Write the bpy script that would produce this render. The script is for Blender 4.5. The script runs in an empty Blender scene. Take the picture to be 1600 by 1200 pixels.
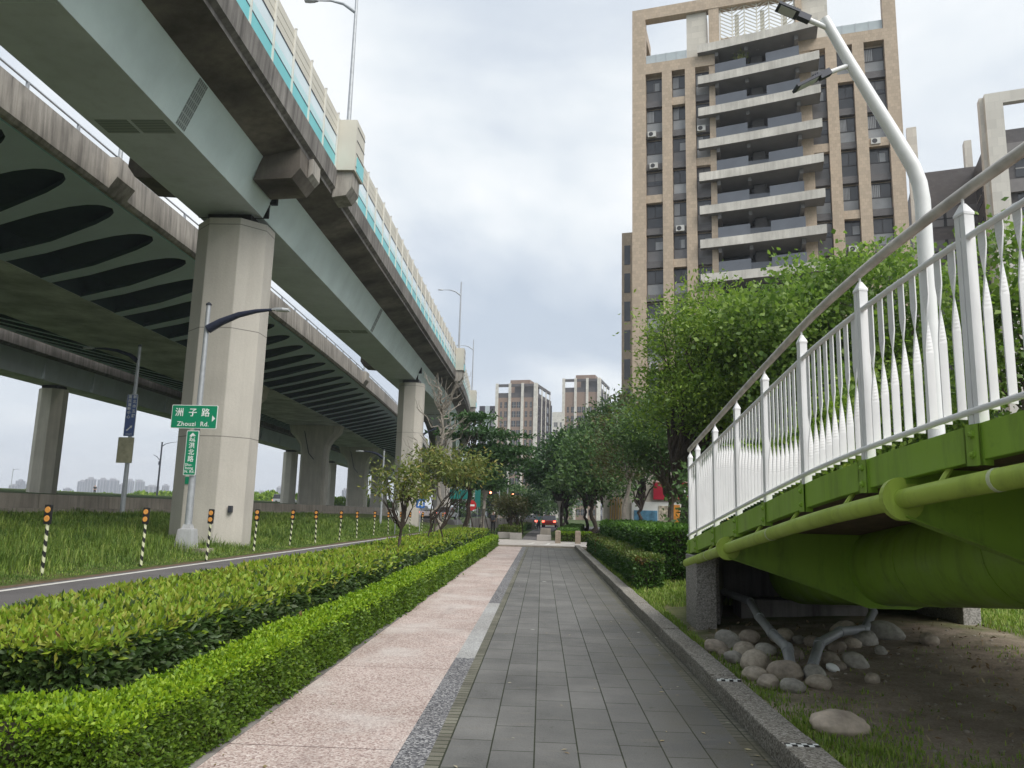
import bpy, bmesh, math, random
import numpy as np
from mathutils import Matrix, Vector
R = math.radians
scene = bpy.context.scene
C = scene.collection

# ------------------------------------------------------------------ camera
CAM_H = 1.6
def camera_axes(vpx=847.0, vpy=803.0, roll=1.5, f=1200.0):
    yc = np.array([vpx - 800, -(vpy - 600), -f]); yc /= np.linalg.norm(yc)
    u = np.array([math.sin(R(roll)), math.cos(R(roll)), 0.0]); z = np.array([0, 0, -1.0])
    zc = u - (u @ yc) / (z @ yc) * z; zc /= np.linalg.norm(zc)
    return np.array([np.cross(yc, zc), yc, zc])
ax = camera_axes()
cam_data = bpy.data.cameras.new('camera')
cam_data.sensor_fit = 'HORIZONTAL'; cam_data.sensor_width = 36.0
cam_data.lens = 1200.0 / 1600.0 * 36.0
cam_data.clip_start = 0.05; cam_data.clip_end = 20000
cam = bpy.data.objects.new('camera', cam_data); C.objects.link(cam)
mw = Matrix.Identity(4)
for i in range(3):
    for j in range(3): mw[i][j] = ax[i][j]
mw[2][3] = CAM_H
cam.matrix_world = mw
scene.camera = cam

# ------------------------------------------------------------------ sky, sun, exposure
SUN_EL, SUN_AZ = 50, 136          # azimuth clockwise from +Y: behind the camera, to the right
world = bpy.data.worlds.new('World'); scene.world = world
world.use_nodes = True
nt = world.node_tree; nt.nodes.clear()
def wn(t): return nt.nodes.new(t)
out = wn('ShaderNodeOutputWorld'); bg = wn('ShaderNodeBackground'); bg.inputs['Strength'].default_value = 0.1
sky = wn('ShaderNodeTexSky'); sky.sky_type = 'NISHITA'; sky.sun_disc = False
sky.sun_elevation = R(SUN_EL); sky.sun_rotation = R(SUN_AZ); sky.air_density = 1.2; sky.dust_density = 2.0
tc = wn('ShaderNodeTexCoord')
sep = wn('ShaderNodeSeparateXYZ'); nt.links.new(tc.outputs['Generated'], sep.inputs[0])
# flatten the direction so clouds stretch towards the horizon like a real ceiling of cloud
zz = wn('ShaderNodeMath'); zz.operation = 'ADD'; nt.links.new(sep.outputs['Z'], zz.inputs[0]); zz.inputs[1].default_value = 0.22
dx = wn('ShaderNodeMath'); dx.operation = 'DIVIDE'; nt.links.new(sep.outputs['X'], dx.inputs[0]); nt.links.new(zz.outputs[0], dx.inputs[1])
dy = wn('ShaderNodeMath'); dy.operation = 'DIVIDE'; nt.links.new(sep.outputs['Y'], dy.inputs[0]); nt.links.new(zz.outputs[0], dy.inputs[1])
comb = wn('ShaderNodeCombineXYZ'); nt.links.new(dx.outputs[0], comb.inputs[0]); nt.links.new(dy.outputs[0], comb.inputs[1])
comb.inputs[2].default_value = 3.7
n1 = wn('ShaderNodeTexNoise'); n1.inputs['Scale'].default_value = 1.15; n1.inputs['Detail'].default_value = 7; n1.inputs['Roughness'].default_value = 0.52
n1.inputs['Distortion'].default_value = 0.25
nt.links.new(comb.outputs[0], n1.inputs['Vector'])
cr = wn('ShaderNodeValToRGB'); nt.links.new(n1.outputs['Fac'], cr.inputs[0])
els = cr.color_ramp.elements
els[0].position = 0.36; els[0].color = (2.45, 2.75, 3.15, 1)
els[1].position = 0.64; els[1].color = (4.2, 4.3, 4.35, 1)
e = els.new(0.48); e.color = (3.05, 3.3, 3.6, 1)
e = els.new(0.56); e.color = (3.65, 3.85, 4.0, 1)
mixs = wn('ShaderNodeMix'); mixs.data_type = 'RGBA'; mixs.inputs['Factor'].default_value = 0.95
hzf = wn('ShaderNodeMapRange'); hzf.inputs[1].default_value = 0.0; hzf.inputs[2].default_value = 0.22; hzf.inputs[3].default_value = 0.8; hzf.inputs[4].default_value = 0.0
nt.links.new(sep.outputs['Z'], hzf.inputs[0])
mixh = wn('ShaderNodeMix'); mixh.data_type = 'RGBA'; nt.links.new(hzf.outputs[0], mixh.inputs[0]); nt.links.new(cr.outputs[0], mixh.inputs[6]); mixh.inputs[7].default_value = (3.5, 3.65, 3.9, 1)
nt.links.new(sky.outputs[0], mixs.inputs[6]); nt.links.new(mixh.outputs[2], mixs.inputs[7])
nt.links.new(mixs.outputs[2], bg.inputs['Color']); nt.links.new(bg.outputs[0], out.inputs[0])

sun_data = bpy.data.lights.new('sun', 'SUN'); sun_data.energy = 1.5; sun_data.angle = R(45); sun_data.color = (1.0, 0.96, 0.9)
sun = bpy.data.objects.new('sun', sun_data); C.objects.link(sun)
sd = Vector((math.sin(R(SUN_AZ)) * math.cos(R(SUN_EL)), math.cos(R(SUN_AZ)) * math.cos(R(SUN_EL)), math.sin(R(SUN_EL))))
sun.rotation_euler = sd.to_track_quat('Z', 'Y').to_euler()
scene.view_settings.view_transform = 'Standard'; scene.view_settings.look = 'None'
scene.view_settings.exposure = 1.3; scene.view_settings.gamma = 1.0
scene.render.engine = 'CYCLES'
scene.cycles.max_bounces = 6; scene.cycles.diffuse_bounces = 4; scene.cycles.transparent_max_bounces = 8
scene.cycles.use_denoising = True

# ------------------------------------------------------------------ scene helpers
def tag(o, label=None, cat=None, group=None, kind=None):
    if label: o['label'] = label
    if cat: o['category'] = cat
    if group: o['group'] = group
    if kind: o['kind'] = kind
    return o
def empty(name, loc=(0, 0, 0), rz=0.0, label=None, cat=None, group=None):
    o = bpy.data.objects.new(name, None); C.objects.link(o)
    o.location = loc; o.rotation_euler = (0, 0, rz); o.empty_display_size = 0.2
    return tag(o, label, cat, group)
def link(name, mesh, parent=None, loc=None, rot=None):
    o = bpy.data.objects.new(name, mesh); C.objects.link(o)
    if parent: o.parent = parent
    if loc is not None: o.location = loc
    if rot is not None: o.rotation_euler = rot
    return o
def children_of(): 
    d = {}
    for o in bpy.data.objects:
        if o.parent: d.setdefault(o.parent, []).append(o)
    return d
def copy_tree(o, parent=None, kids=None):
    if kids is None: kids = children_of()
    c = o.copy(); C.objects.link(c)
    if parent: c.parent = parent
    for ch in kids.get(o, []): copy_tree(ch, c, kids)
    return c
ORD = ['first', 'second', 'third', 'fourth', 'fifth', 'sixth', 'seventh', 'eighth', 'ninth', 'tenth', 'eleventh', 'twelfth',
       'thirteenth', 'fourteenth', 'fifteenth', 'sixteenth', 'seventeenth', 'eighteenth', 'nineteenth', 'twentieth']

class MB:
    def __init__(s): s.v = []; s.f = []; s.m = []
    def add(s, vs, fs, m=0):
        o = len(s.v); s.v += [tuple(p) for p in vs]
        for q in fs: s.f.append(tuple(i + o for i in q)); s.m.append(m)
        return s
    def box(s, x0, x1, y0, y1, z0, z1, m=0, rz=0.0, c=None):
        p = [(x, y, z) for z in (z0, z1) for y in (y0, y1) for x in (x0, x1)]
        if rz:
            cx, cy = c if c else ((x0 + x1) / 2, (y0 + y1) / 2); ca, sa = math.cos(rz), math.sin(rz)
            p = [(cx + (x - cx) * ca - (y - cy) * sa, cy + (x - cx) * sa + (y - cy) * ca, z) for x, y, z in p]
        return s.add(p, [(0, 2, 3, 1), (4, 5, 7, 6), (0, 1, 5, 4), (2, 6, 7, 3), (0, 4, 6, 2), (1, 3, 7, 5)], m)
    def cbox(s, cx, cy, cz, sx, sy, sz, m=0, rz=0.0):
        return s.box(cx - sx / 2, cx + sx / 2, cy - sy / 2, cy + sy / 2, cz - sz / 2, cz + sz / 2, m, rz)
    def loft(s, rings, m=0, cap=True, closed=True):
        n = len(rings[0]); vs = [p for r in rings for p in r]; fs = []
        for i in range(len(rings) - 1):
            for j in range(n if closed else n - 1):
                k = (j + 1) % n
                fs.append((i * n + j, i * n + k, (i + 1) * n + k, (i + 1) * n + j))
        if cap and closed:
            fs.append(tuple(range(n - 1, -1, -1))); fs.append(tuple(range((len(rings) - 1) * n, len(rings) * n)))
        return s.add(vs, fs, m)
    def prism(s, pts, axis, a, b, m=0):
        def P(p, t):
            return (t, p[0], p[1]) if axis == 'x' else (p[0], t, p[1]) if axis == 'y' else (p[0], p[1], t)
        return s.loft([[P(p, a) for p in pts], [P(p, b) for p in pts]], m)
    def tube(s, pts, rad, n=8, m=0, cap=True, flat=1.0):
        pts = [Vector(p) for p in pts]
        if not hasattr(rad, '__len__'): rad = [rad] * len(pts)
        rings = []; prev = None
        for i, p in enumerate(pts):
            t = (pts[min(i + 1, len(pts) - 1)] - pts[max(i - 1, 0)])
            t = t.normalized() if t.length > 1e-9 else Vector((0, 0, 1))
            if prev is None:
                a = Vector((1, 0, 0)) if abs(t.x) < 0.9 else Vector((0, 1, 0))
                u = t.cross(a).normalized()
            else:
                u = (prev - t * prev.dot(t))
                u = u.normalized() if u.length > 1e-6 else t.orthogonal().normalized()
            prev = u; w = t.cross(u)
            rings.append([p + (u * math.cos(2 * math.pi * k / n) + w * math.sin(2 * math.pi * k / n) * flat) * rad[i] for k in range(n)])
        return s.loft(rings, m, cap)
    def quad(s, a, b, c, d, m=0): return s.add([a, b, c, d], [(0, 1, 2, 3)], m)
    def grid(s, x0, x1, y0, y1, nx, ny, zf, m=0):
        vs = [(x0 + (x1 - x0) * i / nx, y0 + (y1 - y0) * j / ny) for j in range(ny + 1) for i in range(nx + 1)]
        fs = [(j * (nx + 1) + i, j * (nx + 1) + i + 1, (j + 1) * (nx + 1) + i + 1, (j + 1) * (nx + 1) + i) for j in range(ny) for i in range(nx)]
        return s.add([(x, y, zf(x, y)) for x, y in vs], fs, m)
    def mesh(s, name, mats, smooth=False, bevel=0.0):
        me = bpy.data.meshes.new(name); me.from_pydata(s.v, [], s.f)
        for k in (mats if isinstance(mats, (list, tuple)) else [mats]): me.materials.append(k)
        me.polygons.foreach_set('material_index', s.m)
        bm = bmesh.new(); bm.from_mesh(me)
        bmesh.ops.recalc_face_normals(bm, faces=bm.faces)
        if bevel: bmesh.ops.bevel(bm, geom=[e for e in bm.edges if e.is_manifold and e.calc_face_angle(0) > 0.6], offset=bevel, segments=2, affect='EDGES', profile=0.6, clamp_overlap=True)
        bm.to_mesh(me); bm.free()
        if smooth:
            me.polygons.foreach_set('use_smooth', [True] * len(me.polygons))
            try: me.set_sharp_from_angle(angle=R(40))
            except Exception: pass
        me.update(); return me
    def build(s, name, mats, parent=None, smooth=False, bevel=0.0, loc=None):
        return link(name, s.mesh(name, mats, smooth, bevel), parent, loc)

# ------------------------------------------------------------------ materials
def base_mat(name):
    m = bpy.data.materials.new(name); m.use_nodes = True
    t = m.node_tree; b = t.nodes['Principled BSDF']
    return m, t, b
def N(t, ty, **kw):
    n = t.nodes.new(ty)
    for k, v in kw.items(): setattr(n, k, v)
    return n
def mixc(t, fac, a, b, mode='MIX'):
    n = N(t, 'ShaderNodeMix', data_type='RGBA', blend_type=mode)
    if isinstance(fac, (int, float)): n.inputs[0].default_value = fac
    else: t.links.new(fac, n.inputs[0])
    for k, v in ((6, a), (7, b)):
        if isinstance(v, (tuple, list)): n.inputs[k].default_value = (*v[:3], 1)
        else: t.links.new(v, n.inputs[k])
    return n.outputs[2]
def pos(t, scale=(1, 1, 1), rot=(0, 0, 0), obj=False, loc=(0, 0, 0)):
    g = N(t, 'ShaderNodeTexCoord') if obj else N(t, 'ShaderNodeNewGeometry')
    mp = N(t, 'ShaderNodeMapping'); mp.inputs['Scale'].default_value = scale; mp.inputs['Rotation'].default_value = rot; mp.inputs['Location'].default_value = loc
    t.links.new(g.outputs['Object' if obj else 'Position'], mp.inputs[0]); return mp.outputs[0]
def noise(t, vec, scale, detail=4, rough=0.55, lo=0.3, hi=0.7):
    n = N(t, 'ShaderNodeTexNoise'); n.inputs['Scale'].default_value = scale; n.inputs['Detail'].default_value = detail; n.inputs['Roughness'].default_value = rough
    t.links.new(vec, n.inputs['Vector'])
    r = N(t, 'ShaderNodeMapRange'); r.inputs[1].default_value = lo; r.inputs[2].default_value = hi
    t.links.new(n.outputs['Fac'], r.inputs[0]); return r.outputs[0]
def bump(t, b, h, strength=0.3, dist=0.01):
    n = N(t, 'ShaderNodeBump'); n.inputs['Strength'].default_value = strength; n.inputs['Distance'].default_value = dist
    t.links.new(h, n.inputs['Height']); t.links.new(n.outputs[0], b.inputs['Normal'])
def mul(c, k): return tuple(min(1.0, max(0.0, x * k)) for x in c[:3])
def plain(name, col, rough=0.6, var=0.12, scale=2.0, metal=0.0, spec=0.4, bmp=0.0, bscale=60, fine=0.0):
    m, t, b = base_mat(name); p = pos(t)
    c = mixc(t, noise(t, p, scale), mul(col, 1 - var), mul(col, 1 + var))
    if fine:
        c = mixc(t, noise(t, p, bscale, 2, 0.6, 0.35, 0.65), mixc(t, 1.0, c, (1 - fine,) * 3, 'MULTIPLY'), mixc(t, 1.0, c, (1 + fine,) * 3, 'MULTIPLY'))
    t.links.new(c, b.inputs['Base Color'])
    b.inputs['Roughness'].default_value = rough; b.inputs['Metallic'].default_value = metal; b.inputs['Specular IOR Level'].default_value = spec
    if bmp: bump(t, b, noise(t, p, bscale, 3), bmp)
    return m
def concrete(name, col, streak=0.4, dark=(0.06, 0.055, 0.05), patch=0.2, rough=0.9, joints=0.0, streak_scale=2.2):
    """weathered concrete: cloudy patches, rain streaks running down, optional cast joints every `joints` metres of height"""
    m, t, b = base_mat(name); p = pos(t)
    c = mixc(t, noise(t, p, 0.5, 5), mul(col, 1 - patch), mul(col, 1 + patch))
    st = noise(t, pos(t, (streak_scale, streak_scale, 0.16)), 1.6, 6, 0.65, 0.42, 0.72)
    f = N(t, 'ShaderNodeMath', operation='MULTIPLY'); t.links.new(st, f.inputs[0]); f.inputs[1].default_value = streak
    c = mixc(t, f.outputs[0], c, dark)
    c = mixc(t, noise(t, p, 22, 3, 0.6, 0.3, 0.7), mixc(t, 1.0, c, (0.9,) * 3, 'MULTIPLY'), c)
    if joints:
        s = N(t, 'ShaderNodeSeparateXYZ'); t.links.new(p, s.inputs[0])
        q = N(t, 'ShaderNodeMath', operation='PINGPONG'); t.links.new(s.outputs['Z'], q.inputs[0]); q.inputs[1].default_value = joints / 2
        l = N(t, 'ShaderNodeMath', operation='LESS_THAN'); t.links.new(q.outputs[0], l.inputs[0]); l.inputs[1].default_value = 0.018
        c = mixc(t, l.outputs[0], c, mul(col, 0.45))
    t.links.new(c, b.inputs['Base Color']); b.inputs['Roughness'].default_value = rough; b.inputs['Specular IOR Level'].default_value = 0.2
    bump(t, b, noise(t, p, 14, 5), 0.15, 0.02)
    return m
def leaf_mat(name, cols, trans=0.3, rough=0.45, spec=0.35, lo=(0.8, 0.85, 0.8), hi=(1.15, 1.12, 1.05), psc=0.9):
    """leaves: every leaf its own colour out of the list"""
    m, t, b = base_mat(name)
    g = N(t, 'ShaderNodeNewGeometry'); r = N(t, 'ShaderNodeValToRGB'); t.links.new(g.outputs['Random Per Island'], r.inputs[0])
    r.color_ramp.interpolation = 'LINEAR'; el = r.color_ramp.elements
    for i, c in enumerate(cols):
        x = i / (len(cols) - 1)
        if i == 0: e = el[0]; e.position = 0
        elif i == len(cols) - 1: e = el[len(el) - 1]; e.position = 1
        else: e = el.new(x)
        e.color = (*c, 1)
    big = noise(t, pos(t), psc, 3, 0.5, 0.3, 0.7)
    c = mixc(t, big, mixc(t, 1.0, r.outputs[0], lo, 'MULTIPLY'), mixc(t, 1.0, r.outputs[0], hi, 'MULTIPLY'))
    t.links.new(c, b.inputs['Base Color']); b.inputs['Roughness'].default_value = rough; b.inputs['Specular IOR Level'].default_value = spec
    tr = N(t, 'ShaderNodeBsdfTranslucent'); t.links.new(mixc(t, 1.0, c, (1.1, 1.25, 0.7), 'MULTIPLY'), tr.inputs[0])
    mx = N(t, 'ShaderNodeMixShader'); mx.inputs[0].default_value = trans
    t.links.new(b.outputs[0], mx.inputs[1]); t.links.new(tr.outputs[0], mx.inputs[2])
    t.links.new(mx.outputs[0], t.nodes['Material Output'].inputs['Surface'])
    return m
def weathered(name, col, rough, amount, grime, sscale=1.2):
    """painted steel: tone shifts, rain streaks of grime, small chips"""
    m, t, b = base_mat(name); p = pos(t)
    c = mixc(t, noise(t, p, 0.45, 5), mul(col, 0.88), mul(col, 1.08))
    st = noise(t, pos(t, (sscale, sscale, 0.14 * sscale)), 1.8, 6, 0.7, 0.48, 0.8)
    f = N(t, 'ShaderNodeMath', operation='MULTIPLY'); t.links.new(st, f.inputs[0]); f.inputs[1].default_value = amount
    c = mixc(t, f.outputs[0], c, grime)
    f = N(t, 'ShaderNodeMath', operation='MULTIPLY'); t.links.new(noise(t, p, 5.5, 6, 0.75, 0.6, 0.75), f.inputs[0]); f.inputs[1].default_value = amount * 0.7
    c = mixc(t, f.outputs[0], c, grime)
    t.links.new(c, b.inputs['Base Color'])
    r = N(t, 'ShaderNodeMapRange'); r.inputs[3].default_value = rough - 0.08; r.inputs[4].default_value = rough + 0.25; t.links.new(noise(t, p, 2.5, 5), r.inputs[0]); t.links.new(r.outputs[0], b.inputs['Roughness'])
    b.inputs['Specular IOR Level'].default_value = 0.35; bump(t, b, noise(t, p, 1.1, 3), 0.06, 0.03)
    return m
def emit(name, col, s):
    m, t, b = base_mat(name); b.inputs['Base Color'].default_value = (*col, 1)
    b.inputs['Emission Color'].default_value = (*col, 1); b.inputs['Emission Strength'].default_value = s; return m
def pebble(name, cols, scale, rough=0.85, patch=None, bmp=0.5, joint=0):
    """washed-pebble finish: every pebble its own tone"""
    m, t, b = base_mat(name); p = pos(t)
    v = N(t, 'ShaderNodeTexVoronoi'); v.inputs['Scale'].default_value = scale; t.links.new(p, v.inputs['Vector'])
    s = N(t, 'ShaderNodeSeparateColor'); t.links.new(v.outputs['Color'], s.inputs[0])
    r = N(t, 'ShaderNodeValToRGB'); t.links.new(s.outputs[0], r.inputs[0]); el = r.color_ramp.elements
    for i, c in enumerate(cols):
        x = i / (len(cols) - 1)
        e = el[0] if i == 0 else el[len(el) - 1] if i == len(cols) - 1 else el.new(x)
        e.position = x; e.color = (*c, 1)
    c = r.outputs[0]
    c = mixc(t, noise(t, p, 0.7, 5, 0.6), mixc(t, 1.0, c, (0.82, 0.80, 0.78), 'MULTIPLY'), mixc(t, 1.0, c, (1.08, 1.08, 1.08), 'MULTIPLY'))
    if joint:
        sy = N(t, 'ShaderNodeSeparateXYZ'); t.links.new(p, sy.inputs[0]); q = N(t, 'ShaderNodeMath', operation='PINGPONG'); t.links.new(sy.outputs['Y'], q.inputs[0]); q.inputs[1].default_value = joint / 2
        l = N(t, 'ShaderNodeMath', operation='LESS_THAN'); t.links.new(q.outputs[0], l.inputs[0]); l.inputs[1].default_value = 0.006; c = mixc(t, l.outputs[0], c, mul(cols[0], 0.5))
        c = mixc(t, noise(t, pos(t, (2.2, 0.5, 1)), 1.3, 6, 0.65, 0.55, 0.85), c, mul(cols[1], 0.6))
    if patch: c = mixc(t, noise(t, p, 0.9, 4, 0.6, 0.5, 0.8), c, patch)
    t.links.new(c, b.inputs['Base Color']); b.inputs['Roughness'].default_value = rough; b.inputs['Specular IOR Level'].default_value = 0.2
    bump(t, b, v.outputs['Distance'], bmp, 0.004)
    return m

M = {}
M['white_paint'] = plain('white_paint', (0.78, 0.79, 0.79), 0.35, 0.05, 4)
M['rail_tube'] = plain('rail_tube', (0.52, 0.49, 0.45), 0.45, 0.25, 6, 0.3)
M['green_paint'] = weathered('green_paint', (0.24, 0.40, 0.045), 0.42, 0.65, (0.07, 0.085, 0.025), 3.0)
M['lime_paint'] = weathered('lime_paint', (0.38, 0.50, 0.08), 0.5, 0.6, (0.13, 0.17, 0.04), 3.0)
M['deck_plank'] = plain('deck_plank', (0.16, 0.11, 0.08), 0.8, 0.3, 8)
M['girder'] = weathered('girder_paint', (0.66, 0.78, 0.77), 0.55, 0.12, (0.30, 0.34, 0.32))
M['girder_dark'] = weathered('girder_dark_tone', (0.58, 0.63, 0.68), 0.7, 0.25, (0.25, 0.26, 0.26))
M['grille'] = plain('grille', (0.20, 0.24, 0.22), 0.7, 0.1, 3)
M['black'] = plain('black_void', (0.012, 0.012, 0.012), 0.9, 0.0)
M['conc_dark'] = concrete('concrete_stained_shade', (0.26, 0.245, 0.23), 0.75, (0.035, 0.032, 0.03), 0.3)
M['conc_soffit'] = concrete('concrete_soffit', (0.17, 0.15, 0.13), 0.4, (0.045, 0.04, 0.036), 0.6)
M['conc_mid'] = concrete('concrete_parapet', (0.38, 0.355, 0.32), 0.7, (0.05, 0.047, 0.045), 0.25)
M['conc_pier'] = concrete('concrete_pier', (0.54, 0.51, 0.455), 0.14, (0.22, 0.20, 0.17), 0.08, joints=4.15)
M['conc_pier_mid'] = concrete('concrete_pier_mid', (0.60, 0.56, 0.48), 0.25, (0.14, 0.13, 0.11), 0.12)
M['conc_box'] = concrete('concrete_box', (0.62, 0.63, 0.62), 0.2, (0.10, 0.11, 0.08), 0.35)
M['conc_wall'] = concrete('concrete_wall', (0.34, 0.305, 0.255), 0.5, (0.08, 0.075, 0.07), 0.2)
M['fin'] = plain('fin_paint', (0.56, 0.66, 0.76), 0.7, 0.08, 0.4)
M['slot'] = plain('slot_shade', (0.055, 0.085, 0.098), 0.9, 0.1)  # dark colour standing for the shade inside the wing slots
M['cream'] = plain('barrier_cream', (0.60, 0.575, 0.50), 0.5, 0.05, 1)
M['teal'] = plain('barrier_teal', (0.16, 0.56, 0.60), 0.35, 0.06, 0.7)
M['teal_pale'] = plain('barrier_pale_teal', (0.50, 0.74, 0.78), 0.3, 0.05, 0.7)
M['galv'] = plain('galvanised', (0.42, 0.44, 0.46), 0.5, 0.12, 5, 0.4)
M['galv_dark'] = plain('dark_steel', (0.05, 0.055, 0.07), 0.5, 0.15, 4, 0.2)
M['navy'] = plain('navy_paint', (0.025, 0.03, 0.055), 0.4, 0.1, 4)
M['lamp_glass'] = plain('lamp_lens', (0.55, 0.57, 0.58), 0.3, 0.03)
M['sign_green'] = plain('sign_green', (0.0, 0.24, 0.115), 0.4, 0.05, 2)
M['sign_blue'] = plain('sign_blue', (0.09, 0.14, 0.34), 0.4, 0.08, 2)
M['sign_white'] = plain('sign_white', (0.80, 0.82, 0.80), 0.4, 0.03)
M['sign_yellow'] = plain('sign_worn', (0.42, 0.40, 0.27), 0.7, 0.2, 4)
M['amber'] = plain('amber_reflector', (0.75, 0.34, 0.08), 0.3, 0.06, 20)
M['black_paint'] = plain('black_paint', (0.02, 0.02, 0.02), 0.45, 0.1)
M['bark'] = plain('bark', (0.055, 0.042, 0.032), 0.95, 0.35, 14, bmp=0.6, bscale=25)
M['bark_pale'] = plain('bark_pale', (0.26, 0.235, 0.20), 0.95, 0.3, 9, bmp=0.4, bscale=25)
M['bark_mid'] = plain('bark_mid', (0.13, 0.105, 0.08), 0.95, 0.3, 9, bmp=0.4, bscale=25)
M['twig'] = plain('hedge_twigs', (0.035, 0.03, 0.018), 0.95, 0.4, 12)
M['stone'] = plain('river_stone', (0.30, 0.265, 0.22), 0.75, 0.35, 2.6, bmp=0.25, bscale=18, fine=0.15)
M['pipe'] = plain('grey_pipe', (0.27, 0.28, 0.29), 0.45, 0.15, 5)
M['asphalt'] = plain('asphalt', (0.125, 0.118, 0.118), 0.9, 0.18, 0.9, bmp=0.4, bscale=120, fine=0.25)
M['road_white'] = plain('road_white', (0.62, 0.61, 0.57), 0.8, 0.15, 6)
M['apron'] = plain('apron_concrete', (0.42, 0.39, 0.36), 0.9, 0.12, 1.2, bmp=0.2, fine=0.1)
M['pink'] = pebble('pink_pebble', [(0.25, 0.185, 0.17), (0.42, 0.33, 0.30), (0.52, 0.43, 0.395), (0.62, 0.56, 0.52)], 75, patch=(0.57, 0.53, 0.50), joint=2.75)
M['dark_pebble'] = pebble('dark_pebble', [(0.05, 0.05, 0.055), (0.12, 0.12, 0.13), (0.20, 0.20, 0.21), (0.42, 0.42, 0.42)], 70)
M['grey_pebble'] = pebble('grey_pebble', [(0.26, 0.26, 0.26), (0.33, 0.33, 0.33), (0.40, 0.40, 0.39), (0.46, 0.46, 0.45)], 80)
M['kerb'] = pebble('kerb_pebble', [(0.12, 0.11, 0.09), (0.20, 0.185, 0.16), (0.29, 0.275, 0.24), (0.42, 0.40, 0.37)], 85)
M['abutment'] = pebble('abutment_pebble', [(0.17, 0.16, 0.15), (0.26, 0.25, 0.235), (0.34, 0.33, 0.31), (0.46, 0.44, 0.42)], 70)
M['setts'] = None
def paver(name, bw, bh, off, cols, mortar=(0.03, 0.035, 0.02), ms=0.006, locx=0.0, freq=2):
    m, t, b = base_mat(name)
    p = pos(t, (1, 1, 1), (0, 0, R(90)), loc=(0, locx, 0))
    br = N(t, 'ShaderNodeTexBrick'); br.offset = off; br.offset_frequency = freq
    for k, v in (('Scale', 1.0), ('Brick Width', bw), ('Row Height', bh), ('Mortar Size', ms), ('Mortar Smooth', 0.3), ('Bias', 0.0)): br.inputs[k].default_value = v
    br.inputs['Color1'].default_value = (*cols[0], 1); br.inputs['Color2'].default_value = (*cols[1], 1); br.inputs['Mortar'].default_value = (*mortar, 1)
    t.links.new(p, br.inputs['Vector'])
    g = pos(t)
    c = mixc(t, noise(t, g, 1.1, 6, 0.62), mixc(t, 1.0, br.outputs['Color'], (0.72, 0.72, 0.71), 'MULTIPLY'), mixc(t, 1.0, br.outputs['Color'], (1.22, 1.21, 1.18), 'MULTIPLY'))
    c = mixc(t, noise(t, pos(t, (1, 4, 1)), 3.0, 5, 0.6, 0.58, 0.85), c, (0.20, 0.185, 0.16))
    sx = N(t, 'ShaderNodeSeparateXYZ'); t.links.new(g, sx.inputs[0])
    e_ = N(t, 'ShaderNodeMapRange'); e_.inputs[1].default_value = 0.55; e_.inputs[2].default_value = 1.6; t.links.new(sx.outputs['X'], e_.inputs[0])
    m_ = N(t, 'ShaderNodeMath', operation='MULTIPLY'); t.links.new(e_.outputs[0], m_.inputs[0]); t.links.new(noise(t, g, 2.2, 6, 0.65, 0.35, 0.75), m_.inputs[1])
    c = mixc(t, m_.outputs[0], c, (0.085, 0.078, 0.05))
    c = mixc(t, noise(t, g, 7.0, 6, 0.7, 0.62, 0.78), c, (0.055, 0.06, 0.03))
    c = mixc(t, noise(t, pos(t, loc=(31, 7, 0)), 3.1, 2, 0.5, 0.735, 0.75), c, (0.42, 0.41, 0.38))
    c = mixc(t, noise(t, g, 160, 2, 0.6, 0.3, 0.7), mixc(t, 1.0, c, (0.78,) * 3, 'MULTIPLY'), mixc(t, 1.0, c, (1.18,) * 3, 'MULTIPLY'))
    t.links.new(c, b.inputs['Base Color']); b.inputs['Roughness'].default_value = 0.8; b.inputs['Specular IOR Level'].default_value = 0.3
    ad = N(t, 'ShaderNodeMath', operation='MULTIPLY_ADD'); t.links.new(br.outputs['Fac'], ad.inputs[0]); ad.inputs[1].default_value = -1.0
    t.links.new(noise(t, g, 40, 4), ad.inputs[2])
    bump(t, b, ad.outputs[0], 0.4, 0.006)
    return m
M['paver'] = paver('slate_paver', 0.62, 0.2986, 0.37, [(0.138, 0.138, 0.135), (0.172, 0.17, 0.166)], locx=0.62)
M['setts'] = paver('small_setts', 0.09, 0.12, 0.0, [(0.13, 0.125, 0.10), (0.19, 0.185, 0.15)], ms=0.008, locx=0.74, freq=1)
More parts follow.
